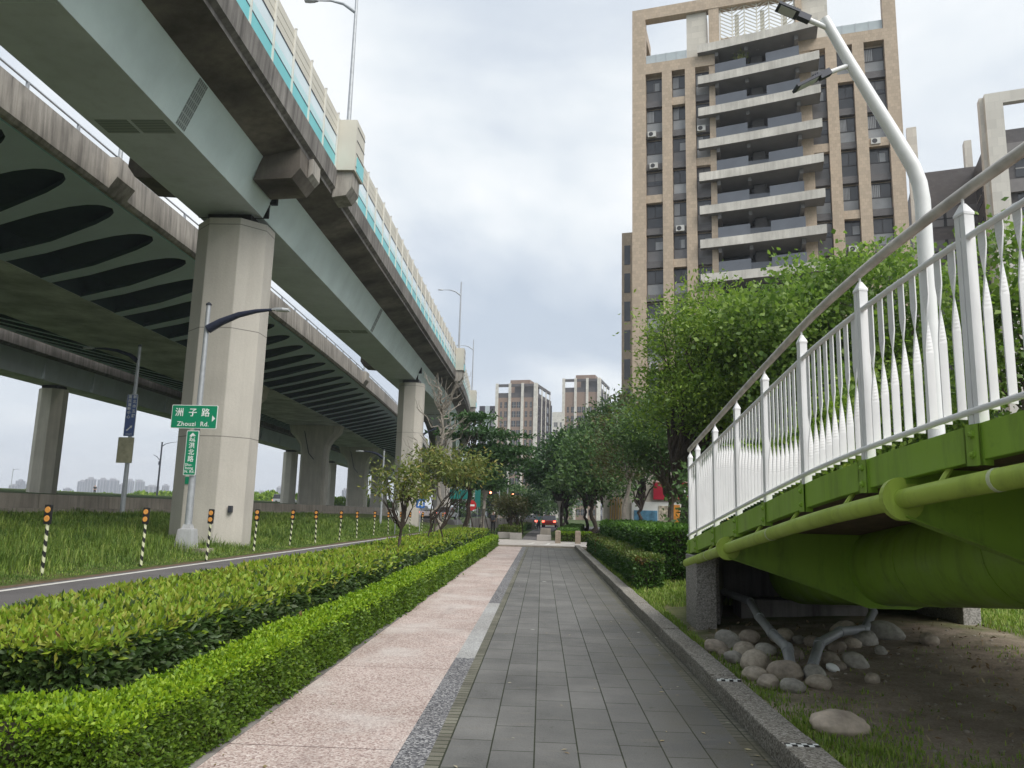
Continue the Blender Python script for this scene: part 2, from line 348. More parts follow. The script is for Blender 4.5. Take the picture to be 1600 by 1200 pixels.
# ------------------------------------------------------------------ vegetation helpers
def np_mesh(name, V, F, mats, midx=None):
    me = bpy.data.meshes.new(name); k = F.shape[1]
    me.vertices.add(len(V)); me.vertices.foreach_set('co', V.astype(np.float32).ravel())
    me.loops.add(F.size); me.loops.foreach_set('vertex_index', F.astype(np.int32).ravel())
    me.polygons.add(len(F)); me.polygons.foreach_set('loop_start', np.arange(0, F.size, k, dtype=np.int32)); me.polygons.foreach_set('loop_total', np.full(len(F), k, dtype=np.int32))
    for m in (mats if isinstance(mats, (list, tuple)) else [mats]): me.materials.append(m)
    if midx is not None: me.polygons.foreach_set('material_index', midx.astype(np.int32))
    me.update(calc_edges=True); return me
def unit(a): return a / np.maximum(1e-9, np.linalg.norm(a, axis=1, keepdims=True))
def leaf_geo(P, D, size, ratio, rng, fold=0.25, spread=0.8, jitter=0.35):
    """folded four-point leaves at P growing roughly along D"""
    n = len(P)
    a = unit(D + rng.normal(0, spread, (n, 3)))
    b = unit(np.cross(a, rng.normal(0, 1, (n, 3))))
    c = np.cross(a, b)
    L = size * (1 + rng.uniform(-jitter, jitter, (n, 1)))
    W = L * ratio * 0.5
    mid = P + a * L * 0.45
    V = np.stack([P, mid + b * W + c * W * fold, P + a * L, mid - b * W + c * W * fold], 1).reshape(-1, 3)
    i = np.arange(n)[:, None] * 4
    F = np.concatenate([i + np.array([[0, 1, 2]]), i + np.array([[0, 2, 3]])], 1).reshape(-1, 3)
    return V, F
def bumpy(x, y, s=1.0, seed=0.0):
    return (np.sin(x * 2.3 * s + seed) * np.cos(y * 1.9 * s + 1.3 * seed) + 0.6 * np.sin(x * 5.1 * s - y * 4.3 * s + seed) + 0.4 * np.sin(y * 9.7 * s + x * 7 * s)) / 2.0
def hedge(name, label, path, width, height, leaf, ratio, mats, rng_seed, density, cat='hedge', near=6.0, bumps=0.04, top_share=0.06, z0=0.0, spread=0.8, far_leaf=1.0, group=None, brown=0.0, gap=0.10, top_dir=1.0):
    """clipped hedge along a polyline of (x, y): leafy skin over a twiggy core. mats: [top leaf, side leaf, twig]"""
    rng = np.random.default_rng(rng_seed)
    root = empty(name, (path[0][0], path[0][1], z0), 0, label, cat, group)
    P0 = np.array(path[0])
    VV = []; FF = []; MI = []; off = 0
    segs = []
    for li, (a, b) in enumerate(zip(path[:-1], path[1:])):
        a = np.array(a, float); b = np.array(b, float); L = np.linalg.norm(b - a); turn = False
        if li:
            pd = np.array(path[li], float) - np.array(path[li - 1], float); turn = abs(np.dot(pd, b - a)) < 0.5 * np.linalg.norm(pd) * L
            if turn: a = a - (b - a) / L * width / 2
        L = np.linalg.norm(b - a); n = max(1, int(L / 1.0))
        for k in range(n): segs.append((a + (b - a) * k / n, a + (b - a) * (k + 1) / n, turn and k == 0))
    core = MB()
    for si, (a, b, turned) in enumerate(segs):
        d = (b - a); L = np.linalg.norm(d); d = d / L; nrm = np.array([d[1], -d[0]])  # to the right of travel
        mid = (a + b) / 2; dist = max(3.0, np.hypot(*mid))
        sc = max(1.0, (dist / near)) ** 0.48
        lf = leaf * (sc if sc < 4 else 4) * far_leaf
        dens = density / sc ** 2
        area = [width * L, 1.5 * height * L, 1.5 * height * L, width * height * 2.2 if si == 0 or turned else 0, width * height * 2.2 if si == len(segs) - 1 else 0]
        for kind, A in enumerate(area):
            n = int(A * dens)
            if n < 1: continue
            u = rng.uniform(-0.02, 1.02, n) * L; w = rng.uniform(-0.5, 0.5, n) * width; h = rng.uniform(0.0, 1, n) ** 0.9 * height
            if kind == 0: h = np.full(n, height); D = np.array([0, 0, top_dir])
            elif kind == 1: w = np.full(n, width / 2); D = np.array([nrm[0], nrm[1], 0.35])
            elif kind == 2: w = np.full(n, -width / 2); D = np.array([-nrm[0], -nrm[1], 0.35])
            elif kind == 3: u = np.full(n, 0.0); D = np.array([-d[0], -d[1], 0.35])
            else: u = np.full(n, L); D = np.array([d[0], d[1], 0.35])
            # round the shoulders, tuck in the foot
            fr = np.clip((np.abs(w) / (width / 2) - 0.75) / 0.25, 0, 1) if kind == 0 else np.zeros(n)
            h = h - fr ** 2 * 0.06 * height if kind == 0 else h
            if kind in (1, 2): w = w * (1 - 0.10 * np.clip(1 - h / (0.35 * height), 0, 1) - 0.05 * np.clip((h / height - 0.85) / 0.15, 0, 1))
            px = a[0] + d[0] * u + nrm[0] * w; py = a[1] + d[1] * u + nrm[1] * w
            bb = bumpy(px, py + h * 1.7, 1.0, rng_seed)
            amp = bumps; bb = bb + 0.8 * np.sin(px * 1.1 + py * 0.83 + rng_seed) * np.sin(py * 0.37 + 2.0 * rng_seed)
            if kind == 0: h = h + bb * amp
            elif kind in (1, 2): s = 1 if kind == 1 else -1; px = px + nrm[0] * s * bb * amp; py = py + nrm[1] * s * bb * amp
            depth = rng.exponential(0.03, n) * (0.6 + 0.4 * sc)
            depth = depth - ((rng.random(n) < 0.10) * rng.exponential(0.5 * lf, n) if leaf < 0.05 else 0)
            Dn = D / np.linalg.norm(D)
            P = np.stack([px, py, h], 1) - Dn[None, :] * depth[:, None] - Dn[None, :] * lf * 0.35
            P[:, 2] = np.maximum(P[:, 2], 0.02)
            V, F = leaf_geo(P, np.tile(Dn, (n, 1)) * (1.0 if kind else 1.0), lf, ratio, rng, spread=spread)
            nf = len(F)
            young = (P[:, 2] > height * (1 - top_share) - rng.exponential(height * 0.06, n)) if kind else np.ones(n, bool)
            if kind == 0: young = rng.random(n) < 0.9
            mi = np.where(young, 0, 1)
            if brown: mi = np.where((bumpy(px * 0.9, py * 0.9 + h, 1.3, rng_seed + 4) > 0.75) & (rng.random(n) < brown), 3, mi)
            VV.append(V - np.array([P0[0], P0[1], 0])); FF.append(F + off); MI.append(np.repeat(mi, 2)); off += len(V)
        c = gap
        q = [(a + nrm * (width / 2 - c)), (a - nrm * (width / 2 - c)), (b - nrm * (width / 2 - c)), (b + nrm * (width / 2 - c))]
        if si == 0 or turned: q[0] = q[0] + d * 0.16; q[1] = q[1] + d * 0.16
        if si == len(segs) - 1: q[2] = q[2] - d * 0.16; q[3] = q[3] - d * 0.16
        r0 = [(p[0] - P0[0], p[1] - P0[1], 0.0) for p in q]; r1 = [(p[0] - P0[0], p[1] - P0[1], height - c) for p in q]
        core.loft([r0, r1], 0)
    link('foliage', np_mesh('foliage', np.concatenate(VV), np.concatenate(FF), [mats[0], mats[1], mats[2], mats[3] if len(mats) > 3 else mats[1]], np.concatenate(MI)), root)
    core.build('stems', mats[2], root)
    return root

def limb(mb, a, b, r0, r1, rng, n=5, wob=0.12, sides=6, sag=0.0):
    a = np.array(a, float); b = np.array(b, float); L = np.linalg.norm(b - a); pts = []
    for i in range(n + 1):
        t = i / n; p = a + (b - a) * t
        if 0 < i < n: p = p + rng.normal(0, wob * L / n, 3)
        p = p + np.array([0, 0, sag * L * math.sin(math.pi * t)])
        pts.append(tuple(p))
    mb.tube(pts, [r0 + (r1 - r0) * (i / n) ** 0.8 for i in range(n + 1)], sides)
    return pts
def tree(name, label, x, y, crown, h_fork, r, leaf, ratio, nleaf, lmat, bmat, seed, z0=0.0, lean=(0, 0), clumps=60, crad=0.45, group=None, stems=1, limbs=16, shell=0.55, cat='tree', droop=0.0, flat=1.0, extra=None, spread=0.9):
    """crown: list of (dx, dy, z, rx, ry, rz) ellipsoids above (x, y). Clumps of leaves on limbs that reach them."""
    rng = np.random.default_rng(seed)
    root = empty(name, (x, y, z0), 0, label, cat, group)
    tb = MB()
    vol = np.array([c[3] * c[4] * c[5] for c in crown]) ** 0.67; vol = vol / vol.sum()
    cc = []
    for k in range(clumps):
        c = crown[rng.choice(len(crown), p=vol)]
        d = rng.normal(0, 1, 3); d /= np.linalg.norm(d); rr = (shell + (1 - shell) * rng.random()) 
        cc.append((np.array([c[0], c[1], c[2]]) + d * np.array([c[3], c[4], c[5]]) * rr, d))
    fork = np.array([lean[0], lean[1], h_fork])
    starts = []
    for s in range(stems):
        off = np.array([rng.normal(0, 0.12), rng.normal(0, 0.12), 0]) if stems > 1 else np.zeros(3)
        f2 = fork + (np.array([rng.normal(0, 0.35), rng.normal(0, 0.35), rng.normal(0, 0.2)]) if stems > 1 else 0)
        pts = limb(tb, off + np.array([0, 0, -0.1]), f2, r * (1 if stems == 1 else 0.6), r * 0.6 * (1 if stems == 1 else 0.7), rng, 6, 0.25, 8)
        tb.tube([tuple(off + np.array([0, 0, -0.1])), tuple(off + np.array([0, 0, 0.18])), tuple(np.array(pts[1]))], [r * 1.5 / stems ** 0.3, r * 1.08 / stems ** 0.3, r * 0.9 / stems ** 0.5], 8)
        starts.append(f2)
    order = sorted(range(len(cc)), key=lambda i: -np.linalg.norm(cc[i][0] - fork))
    pick = order[::max(1, len(order) // limbs)][:limbs]
    mids = []
    for i in pick:
        st = starts[i % len(starts)]; tgt = cc[i][0]
        m1 = st + (tgt - st) * 0.45 + np.array([0, 0, 0.12 * np.linalg.norm(tgt - st) * (1 if droop == 0 else -0.2)])
        limb(tb, st - np.array([0, 0, r * 0.5]), m1, r * 0.42, r * 0.25, rng, 4, 0.2, 6)
        limb(tb, m1, tgt, r * 0.25, r * 0.07, rng, 4, 0.25, 5); mids.append(m1)
    for i, (c, d) in enumerate(cc):
        if i in pick or i % 2: continue
        m1 = mids[int(np.argmin([np.linalg.norm(m - c) for m in mids]))]
        limb(tb, m1, c, r * 0.14, r * 0.04, rng, 3, 0.3, 4)
    if extra: extra(tb, rng)
    tb.build('trunk', bmat, root, smooth=True)
    if nleaf:
        per = nleaf // len(cc); P = []; D = []
        for c, d in cc:
            k = int(per * rng.uniform(0.5, 1.5)); q = rng.normal(0, 1, (k, 3)) * crad * rng.uniform(0.7, 1.25) * np.array([1, 1, 0.62 * flat])
            P.append(c + q); D.append(np.tile(np.array([d[0] * 0.5, d[1] * 0.5, 0.25 - droop]), (k, 1)) + unit(q) * 0.6)
        P = np.concatenate(P); D = np.concatenate(D)
        V, F = leaf_geo(P, D, leaf, ratio, rng, spread=spread)
        link('crown', np_mesh('crown', V, F, lmat), root)
    return root
def blades(name, P, h, w, rng, mat, lean=0.5):
    """grass: each blade two bent triangles' worth of quad + tip"""
    n = len(P); H = h * rng.uniform(0.5, 1.3, (n, 1)); ang = rng.uniform(0, 2 * np.pi, n)
    d = np.stack([np.cos(ang), np.sin(ang), np.zeros(n)], 1); s = np.stack([-np.sin(ang), np.cos(ang), np.zeros(n)], 1)
    W = w * rng.uniform(0.7, 1.3, (n, 1)); B = rng.uniform(0.1, 1.0, (n, 1)) * lean
    up = np.array([[0, 0, 1.0]])
    mid = P + up * H * 0.6 + d * H * B * 0.3; tip = P + up * H * (1 - 0.35 * B) + d * H * B
    V = np.stack([P - s * W / 2, P + s * W / 2, mid + s * W * 0.4, mid - s * W * 0.4, tip], 1).reshape(-1, 3)
    i = np.arange(n)[:, None] * 5
    F = np.concatenate([i + np.array([[0, 1, 2]]), i + np.array([[0, 2, 3]]), i + np.array([[3, 2, 4]])], 1).reshape(-1, 3)
    return link(name, np_mesh(name, V, F, mat))

L = {}
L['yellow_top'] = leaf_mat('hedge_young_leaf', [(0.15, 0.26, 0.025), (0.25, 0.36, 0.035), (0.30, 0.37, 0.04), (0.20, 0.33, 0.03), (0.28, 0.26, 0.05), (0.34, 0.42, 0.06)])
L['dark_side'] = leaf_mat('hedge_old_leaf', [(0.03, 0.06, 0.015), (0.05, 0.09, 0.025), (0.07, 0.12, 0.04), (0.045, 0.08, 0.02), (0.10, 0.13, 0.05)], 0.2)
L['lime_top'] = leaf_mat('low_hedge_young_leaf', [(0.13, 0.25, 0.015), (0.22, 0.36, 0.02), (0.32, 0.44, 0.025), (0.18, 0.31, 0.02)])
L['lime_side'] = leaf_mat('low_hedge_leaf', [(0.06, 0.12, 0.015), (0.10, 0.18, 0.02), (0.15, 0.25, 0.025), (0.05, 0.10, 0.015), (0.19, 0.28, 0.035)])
L['brown'] = leaf_mat('dry_leaf', [(0.12, 0.06, 0.025), (0.18, 0.10, 0.04), (0.10, 0.07, 0.03)])
L['mid'] = leaf_mat('fresh_tree_leaf', [(0.10, 0.18, 0.035), (0.17, 0.27, 0.045), (0.25, 0.36, 0.06), (0.32, 0.42, 0.08), (0.13, 0.22, 0.04)], 0.35)
L['fresh'] = leaf_mat('light_tree_leaf', [(0.10, 0.18, 0.04), (0.16, 0.25, 0.055), (0.23, 0.33, 0.075), (0.29, 0.40, 0.10)], 0.4)
L['dark'] = leaf_mat('dark_tree_leaf', [(0.022, 0.055, 0.02), (0.038, 0.09, 0.028), (0.055, 0.12, 0.04), (0.075, 0.15, 0.05)], 0.25)
L['green'] = leaf_mat('green_tree_leaf', [(0.045, 0.095, 0.032), (0.075, 0.14, 0.045), (0.11, 0.19, 0.065), (0.15, 0.23, 0.085)], 0.3)
L['olive'] = leaf_mat('olive_tree_leaf', [(0.11, 0.15, 0.04), (0.18, 0.21, 0.06), (0.25, 0.26, 0.08), (0.13, 0.18, 0.05), (0.16, 0.20, 0.06), (0.33, 0.25, 0.07)], 0.3)
L['brownish'] = leaf_mat('brownish_tree_leaf', [(0.08, 0.09, 0.03), (0.11, 0.10, 0.04), (0.07, 0.10, 0.03), (0.13, 0.09, 0.05)], 0.3)
L['grass_tall'] = leaf_mat('tall_grass_blade', [(0.08, 0.145, 0.03), (0.13, 0.22, 0.04), (0.19, 0.29, 0.06), (0.28, 0.33, 0.10)], 0.3, 0.6, lo=(0.6, 0.7, 0.65), hi=(1.5, 1.35, 1.2), psc=0.55)
L['grass'] = leaf_mat('lawn_blade', [(0.12, 0.20, 0.035), (0.19, 0.29, 0.045), (0.26, 0.36, 0.065), (0.34, 0.34, 0.13)], 0.3, 0.6)
L['hedge_right'] = leaf_mat('tall_hedge_leaf', [(0.06, 0.14, 0.02), (0.10, 0.21, 0.03), (0.14, 0.26, 0.05), (0.08, 0.18, 0.03)], 0.3)
L['hedge_right_side'] = leaf_mat('tall_hedge_side_leaf', [(0.03, 0.08, 0.015), (0.05, 0.12, 0.02), (0.08, 0.15, 0.03)], 0.2)
L['hedge_low'] = leaf_mat('low_edge_leaf', [(0.07, 0.12, 0.02), (0.11, 0.16, 0.03), (0.15, 0.19, 0.05), (0.14, 0.13, 0.05)], 0.25)
# ------------------------------------------------------------------ ground, paths, road
def road_edge(y): return -10.22 + 0.024 * y
def lawn_z(x, y):
    t = min(1, max(0, (x - 1.95) / 3.6)); s = 0.10 + 0.17 * t + 0.05 * max(0, min(1, (x - 6) / 10))
    return s + 0.018 * bumpy(x * 1.3, y * 1.3, 1.0, 2.0)
def verge_z(x, y):
    d = max(0.0, road_edge(y) - 0.35 - x)
    return 0.0 + 1.12 * min(1.0, d / 13.6) ** 1.25 + (0.04 * bumpy(x, y, 0.6, 1.0) if d > 0.5 else 0)
def soil_mat(name, soil, green, lo, hi, scale=1.4, bmp=0.5):
    m, t, b = base_mat(name); p = pos(t)
    c1 = mixc(t, noise(t, p, 9, 5, 0.65), mul(soil, 0.6), mul(soil, 1.3))
    c2 = mixc(t, noise(t, p, 14, 4), mul(green, 0.6), mul(green, 1.3))
    c = mixc(t, noise(t, p, scale, 5, 0.6, lo, hi), c1, c2)
    t.links.new(c, b.inputs['Base Color']); b.inputs['Roughness'].default_value = 1.0; b.inputs['Specular IOR Level'].default_value = 0.1
    bump(t, b, noise(t, p, 30, 5, 0.7), bmp, 0.02); return m
M['soil'] = soil_mat('soil', (0.085, 0.062, 0.045), (0.05, 0.075, 0.02), 0.45, 0.75)
M['bare_soil'] = soil_mat('bare_soil', (0.16, 0.115, 0.085), (0.09, 0.085, 0.04), 0.5, 0.75, 2.0)
M['turf'] = soil_mat('turf', (0.12, 0.11, 0.05), (0.07, 0.12, 0.025), 0.35, 0.6)
M['far_green'] = soil_mat('far_green', (0.10, 0.11, 0.05), (0.05, 0.09, 0.025), 0.35, 0.6, 0.1)
g = MB(); g.quad((-6000, -400, -0.06), (6000, -400, -0.06), (6000, 9000, -0.06), (-6000, 9000, -0.06))
tag(g.build('ground', M['far_green']), kind='structure')
def strip(name, x0, x1, y0, y1, z, m, edge0=None, edge1=None, step=3.0):
    b = MB(); n = max(1, int((y1 - y0) / step)); vs = []
    for i in range(n + 1):
        y = y0 + (y1 - y0) * i / n
        vs += [((edge0(y) if edge0 else x0), y, z), ((edge1(y) if edge1 else x1), y, z)]
    b.add(vs, [(2 * i, 2 * i + 1, 2 * i + 3, 2 * i + 2) for i in range(n)])
    return tag(b.build(name, m), kind='structure')
strip('paved_path', -0.62, 1.45, -10, 38.2, 0.0, M['paver'])
strip('pink_path', -2.10, -0.93, -10, 38.2, 0.0, M['pink'])
strip('path_border', -0.93, -0.72, -10, 8.9, 0.0, M['dark_pebble'])
strip('path_border', -0.93, -0.72, 8.9, 14.2, 0.0, M['grey_pebble'])
strip('path_border', -0.93, -0.72, 14.2, 38.2, 0.0, M['dark_pebble'])
strip('sett_edging', -0.72, -0.62, -10, 38.2, 0.0, M['setts'])
strip('gutter_edging', 1.45, 1.60, -10, 38.2, 0.0, M['setts'])
b = MB(); b.box(-2.26, -2.10, -10, 38.2, -0.1, 0.006); tag(b.build('hedge_edging', M['conc_dark']), kind='structure')
strip('hedge_bed', -5.6, -2.24, -10, 40, -0.012, M['soil'])
strip('bike_road', 0, -5.6, -30, 96, -0.008, M['asphalt'], edge0=road_edge)
strip('road_line', 0, 0, -30, 96, -0.004, M['road_white'], edge0=lambda y: road_edge(y) + 0.18, edge1=lambda y: road_edge(y) + 0.33)
strip('road_shoulder', 0, 0, -30, 96, -0.014, M['bare_soil'], edge0=lambda y: road_edge(y) - 0.32, edge1=lambda y: road_edge(y) + 0.02)
# crossing apron, markings, far path, far street
b = MB(); b.box(-5.5, 4.5, 38.2, 47.5, -0.1, 0.03); tag(b.build('crossing_apron', M['apron']), kind='structure')
b = MB(); b.box(-2.1, 2.6, 37.9, 38.35, -0.1, 0.075); tag(b.build('crossing_kerb', M['conc_wall']), kind='structure')
mk = MB()
def curve_mark(pts, w):
    for (p, q) in zip(pts[:-1], pts[1:]):
        d = Vector((q[0] - p[0], q[1] - p[1])).normalized(); n = Vector((-d.y, d.x)) * w / 2
        mk.quad((p[0] + n.x, p[1] + n.y, 0.034), (p[0] - n.x, p[1] - n.y, 0.034), (q[0] - n.x, q[1] - n.y, 0.034), (q[0] + n.x, q[1] + n.y, 0.034))
curve_mark([(-1.1 + 0.75 * math.sin(a), 40.2 + 5.0 * (1 - math.cos(a))) for a in [i * 0.16 for i in range(8)]], 0.16)
curve_mark([(0.1 + 0.35 * math.sin(a), 40.2 + 4.4 * (1 - math.cos(a))) for a in [i * 0.16 for i in range(8)]], 0.16)
curve_mark([(0.35, 40.4), (2.2, 44.6)], 0.22)
curve_mark([(-0.75, 40.6), (-0.45, 40.9), (-0.1, 41.0), (0.05, 40.6)], 0.14)
curve_mark([(0.9, 39.6), (2.9, 41.4)], 0.2)
tag(mk.build('road_markings', M['road_white']), kind='structure')
strip('far_path', 0, 0, 47.4, 92, -0.02, M['asphalt'], edge0=lambda y: -1.25 + 0.012 * max(0, y - 60) ** 1.6 * 0.3, edge1=lambda y: -0.15 + 0.03 * (y - 47) + 0.012 * max(0, y - 60) ** 1.6 * 0.3)
b = MB(); b.quad((-60, 92, -0.016), (70, 92, -0.016), (70, 112, -0.016), (-60, 112, -0.016)); tag(b.build('far_street', M['asphalt']), kind='structure')
# verge on the left rising to the flood wall, lawn on the right
v = MB()
ny = 60
ys = [-30 + 126 * j / ny for j in range(ny + 1)]; fr = [0, 0.02, 0.05, 0.1, 0.18, 0.3, 0.45, 0.6, 0.8, 1.0]
vs = []
for y in ys:
    e = road_edge(y) - 0.30
    for f in fr:
        x = e + (-24.2 - e) * f; vs.append((x, y, verge_z(x, y) - 0.012))
v.add(vs, [(j * 10 + i, j * 10 + i + 1, (j + 1) * 10 + i + 1, (j + 1) * 10 + i) for j in range(ny) for i in range(9)])
tag(v.build('verge', M['turf'], smooth=True), kind='structure')
lv = MB()
def levee_z(x): return 1.15 + 0.45 * min(1, max(0, (-24.2 - x) / 1.5)) + 1.2 * min(1, max(0, (-26 - x) / 30))
xs = [-24.0, -24.6, -25.7, -30, -40, -56, -90, -300, -5500]; ysl = [-200, 0, 60, 120, 300, 1000, 8000]
lv.add([(x, y, levee_z(x)) for y in ysl for x in xs], [(j * 9 + i, j * 9 + i + 1, (j + 1) * 9 + i + 1, (j + 1) * 9 + i) for j in range(6) for i in range(8)])
tag(lv.build('levee_ground', M['far_green']), kind='structure')
lw = MB(); lw.grid(1.80, 16, -8, 34, 94, 140, lawn_z); 
m, t, bb = base_mat('lawn_soil'); p = pos(t)
sp = N(t, 'ShaderNodeSeparateXYZ'); t.links.new(p, sp.inputs[0])
def ell(cx, cy, rx, ry):
    q = pos(t, (1 / rx, 1 / ry, 0), loc=(-cx / rx, -cy / ry, 0)); ln = N(t, 'ShaderNodeVectorMath', operation='LENGTH'); t.links.new(q, ln.inputs[0]); return ln.outputs['Value']
dist = ell(4.0, 7.3, 2.3, 4.3)
ad = N(t, 'ShaderNodeMath', operation='ADD'); t.links.new(dist, ad.inputs[0]); t.links.new(noise(t, p, 1.8, 5, 0.6, 0.2, 0.8), ad.inputs[1])
mr = N(t, 'ShaderNodeMapRange'); mr.inputs[1].default_value = 1.2; mr.inputs[2].default_value = 1.75; t.links.new(ad.outputs[0], mr.inputs[0])
soilc = mixc(t, noise(t, p, 2.4, 6, 0.65), (0.22, 0.17, 0.125), (0.52, 0.425, 0.33))
soilc = mixc(t, noise(t, p, 45, 3, 0.6, 0.35, 0.65), mixc(t, 1.0, soilc, (0.7,) * 3, 'MULTIPLY'), soilc)
grc = mixc(t, noise(t, p, 5, 5), (0.075, 0.10, 0.028), (0.17, 0.16, 0.07))
t.links.new(mixc(t, mr.outputs[0], soilc, grc), bb.inputs['Base Color']); bb.inputs['Roughness'].default_value = 1.0
bump(t, bb, noise(t, p, 25, 6, 0.7), 0.6, 0.03)
tag(lw.build('lawn', m, smooth=True), kind='structure')
rg = MB(); rg.quad((1.6, 33.8, -0.02), (60, 33.8, -0.02), (60, 92, -0.02), (1.6, 92, -0.02)); rg.quad((16, -20, -0.02), (60, -20, -0.02), (60, 33.8, -0.02), (16, 33.8, -0.02))
tag(rg.build('park_ground', M['soil']), kind='structure')
# kerb of separate stones with the slant the photo shows
k = MB(); rr = random.Random(3); y = -8.0
while y < 37.5:
    ln = 0.98 + rr.uniform(-0.03, 0.03); dz = rr.uniform(-0.006, 0.006); dxx = rr.uniform(-0.006, 0.006)
    k.box(1.60 + dxx, 1.84 + dxx, y, y + ln - 0.012, -0.1, 0.155 + dz); y += ln
tag(k.build('kerb', M['kerb'], bevel=0.018), kind='structure')
k = MB()
for y0 in (7.35, 5.35):
    for i in range(6):
        for j in range(2):
            x0 = 1.61 + i * 0.036; k.box(x0, x0 + 0.035, y0 + j * 0.03, y0 + j * 0.03 + 0.029, 0.15, 0.166, (i + j) % 2)
    for i in range(0): k.box(1.588, 1.5935, y0, y0 + 0.059, 0.02 + i * 0.045, 0.063 + i * 0.045, i % 2)
tag(k.build('kerb_marking', [M['sign_white'], M['black_paint']]), kind='structure')
# ------------------------------------------------------------------ grass
rng = np.random.default_rng(11)
n = 170000
yy = 9 + 62 * rng.random(n) ** 1.25; xx = np.array([road_edge(y) for y in yy]) - 0.45 - 12.6 * rng.random(n) ** 1.1
ed = np.array([road_edge(y) for y in yy]) - xx
bmp_ = np.array([bumpy(a, b, 0.55, 5) + 0.5 * bumpy(a, b, 1.7, 9) for a, b in zip(xx, yy)])
hh = 0.05 + np.clip((ed - 0.8 - 0.35 * bmp_) / 1.3, 0, 1) * np.clip(0.27 + 0.30 * bmp_, 0.05, 0.75) * np.clip(1.35 - ed / 16, 0.3, 1)
P = np.stack([xx, yy, np.array([verge_z(a, b) for a, b in zip(xx, yy)]) - 0.02], 1)
tag(blades('verge_grass', P, hh[:, None] * 1.2, 0.005 + 0.0005 * yy[:, None], rng, L['grass_tall'], 1.35), 'long unmown green grass on the verge beside the bike road', 'grass', kind='stuff')
n = 230000
yy = 3.0 + 26 * rng.random(n) ** 2.0; xx = 1.85 + (1.0 + 0.70 * yy) * rng.random(n) ** 1.15
ee = np.sqrt(((xx - 4.0) / 2.3) ** 2 + ((yy - 7.3) / 4.3) ** 2) + 0.22 * np.array([bumpy(a * 1.5, b * 1.5, 1.0, 7) for a, b in zip(xx, yy)])
keep = (rng.random(n) < np.clip((ee - 0.55) / 0.6, 0.015, 1)) & ~((xx > 2.0) & (xx < 5.9) & (yy > 9.3) & (yy < 13.5)) & (xx < 15)
xx, yy, ee = xx[keep], yy[keep], ee[keep]
P = np.stack([xx, yy, np.array([lawn_z(a, b) for a, b in zip(xx, yy)]) - 0.01], 1)
tag(blades('lawn_grass', P, (0.05 + 0.07 * np.clip(ee - 0.75, 0, 0.8))[:, None], 0.004 + 0.0009 * yy[:, None], rng, L['grass'], 0.8), 'thin mown grass with bare patches on the lawn under the green footbridge', 'grass', kind='stuff')
# ------------------------------------------------------------------ hedges
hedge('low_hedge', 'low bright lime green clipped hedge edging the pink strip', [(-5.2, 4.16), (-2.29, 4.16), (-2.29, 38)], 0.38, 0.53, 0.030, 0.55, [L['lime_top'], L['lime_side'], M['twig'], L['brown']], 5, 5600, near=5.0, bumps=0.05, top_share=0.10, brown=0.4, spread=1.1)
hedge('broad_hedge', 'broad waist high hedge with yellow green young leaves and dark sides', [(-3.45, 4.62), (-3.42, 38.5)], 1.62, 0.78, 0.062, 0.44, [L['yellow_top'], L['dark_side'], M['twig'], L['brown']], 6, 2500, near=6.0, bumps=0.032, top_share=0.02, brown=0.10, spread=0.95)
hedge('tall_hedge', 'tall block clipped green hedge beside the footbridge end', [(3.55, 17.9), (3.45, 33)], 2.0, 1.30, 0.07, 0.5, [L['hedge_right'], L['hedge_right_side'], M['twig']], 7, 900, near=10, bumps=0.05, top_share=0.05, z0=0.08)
hedge('kerb_hedge', 'knee high thin hedge with brown patches along the granite kerb', [(2.22, 16.2), (2.22, 33.5)], 0.56, 0.72, 0.055, 0.5, [L['hedge_low'], L['hedge_right_side'], M['twig'], L['brown']], 8, 1300, near=10, bumps=0.05, top_share=0.1, brown=0.6, z0=0.08)
# ------------------------------------------------------------------ viaducts
def bend_main(y): return -0.0011 * max(0, y - 74) ** 2
def drop_main(y): return -0.0006 * max(0, y - 90) ** 2
def bend_mid(y): return -0.0004 * max(0, y - 35) ** 2
def stations(y0, y1, step=4.0):
    n = max(1, int(round((y1 - y0) / step))); return [y0 + (y1 - y0) * i / n for i in range(n + 1)]
def sweep(mb, prof, ys, bend, drop=lambda y: 0.0, m=0):
    mb.loft([[(x + bend(y), y, z + drop(y)) for x, z in prof] for y in ys], m)
via = empty('elevated_viaduct', (-12.6, 29, 0), 0, 'nearest elevated road on pale green girders with a turquoise noise barrier', 'viaduct')
via_ys = stations(-40, 215)
OX, OY = -12.6, 29.0
def shift(mb): mb.v = [(x - OX, y - OY, z) for x, y, z in mb.v]; return mb
d = MB()
sweep(d, [(-10.7, 14.6), (-9.34, 14.95), (-9.34, 15.10), (-9.16, 15.22), (-9.12, 16.02), (-9.38, 16.02), (-9.5, 15.5), (-15.9, 15.5), (-15.9, 16.02), (-16.1, 16.02), (-16.1, 15.0), (-14.7, 14.6)], via_ys, bend_main, drop_main)
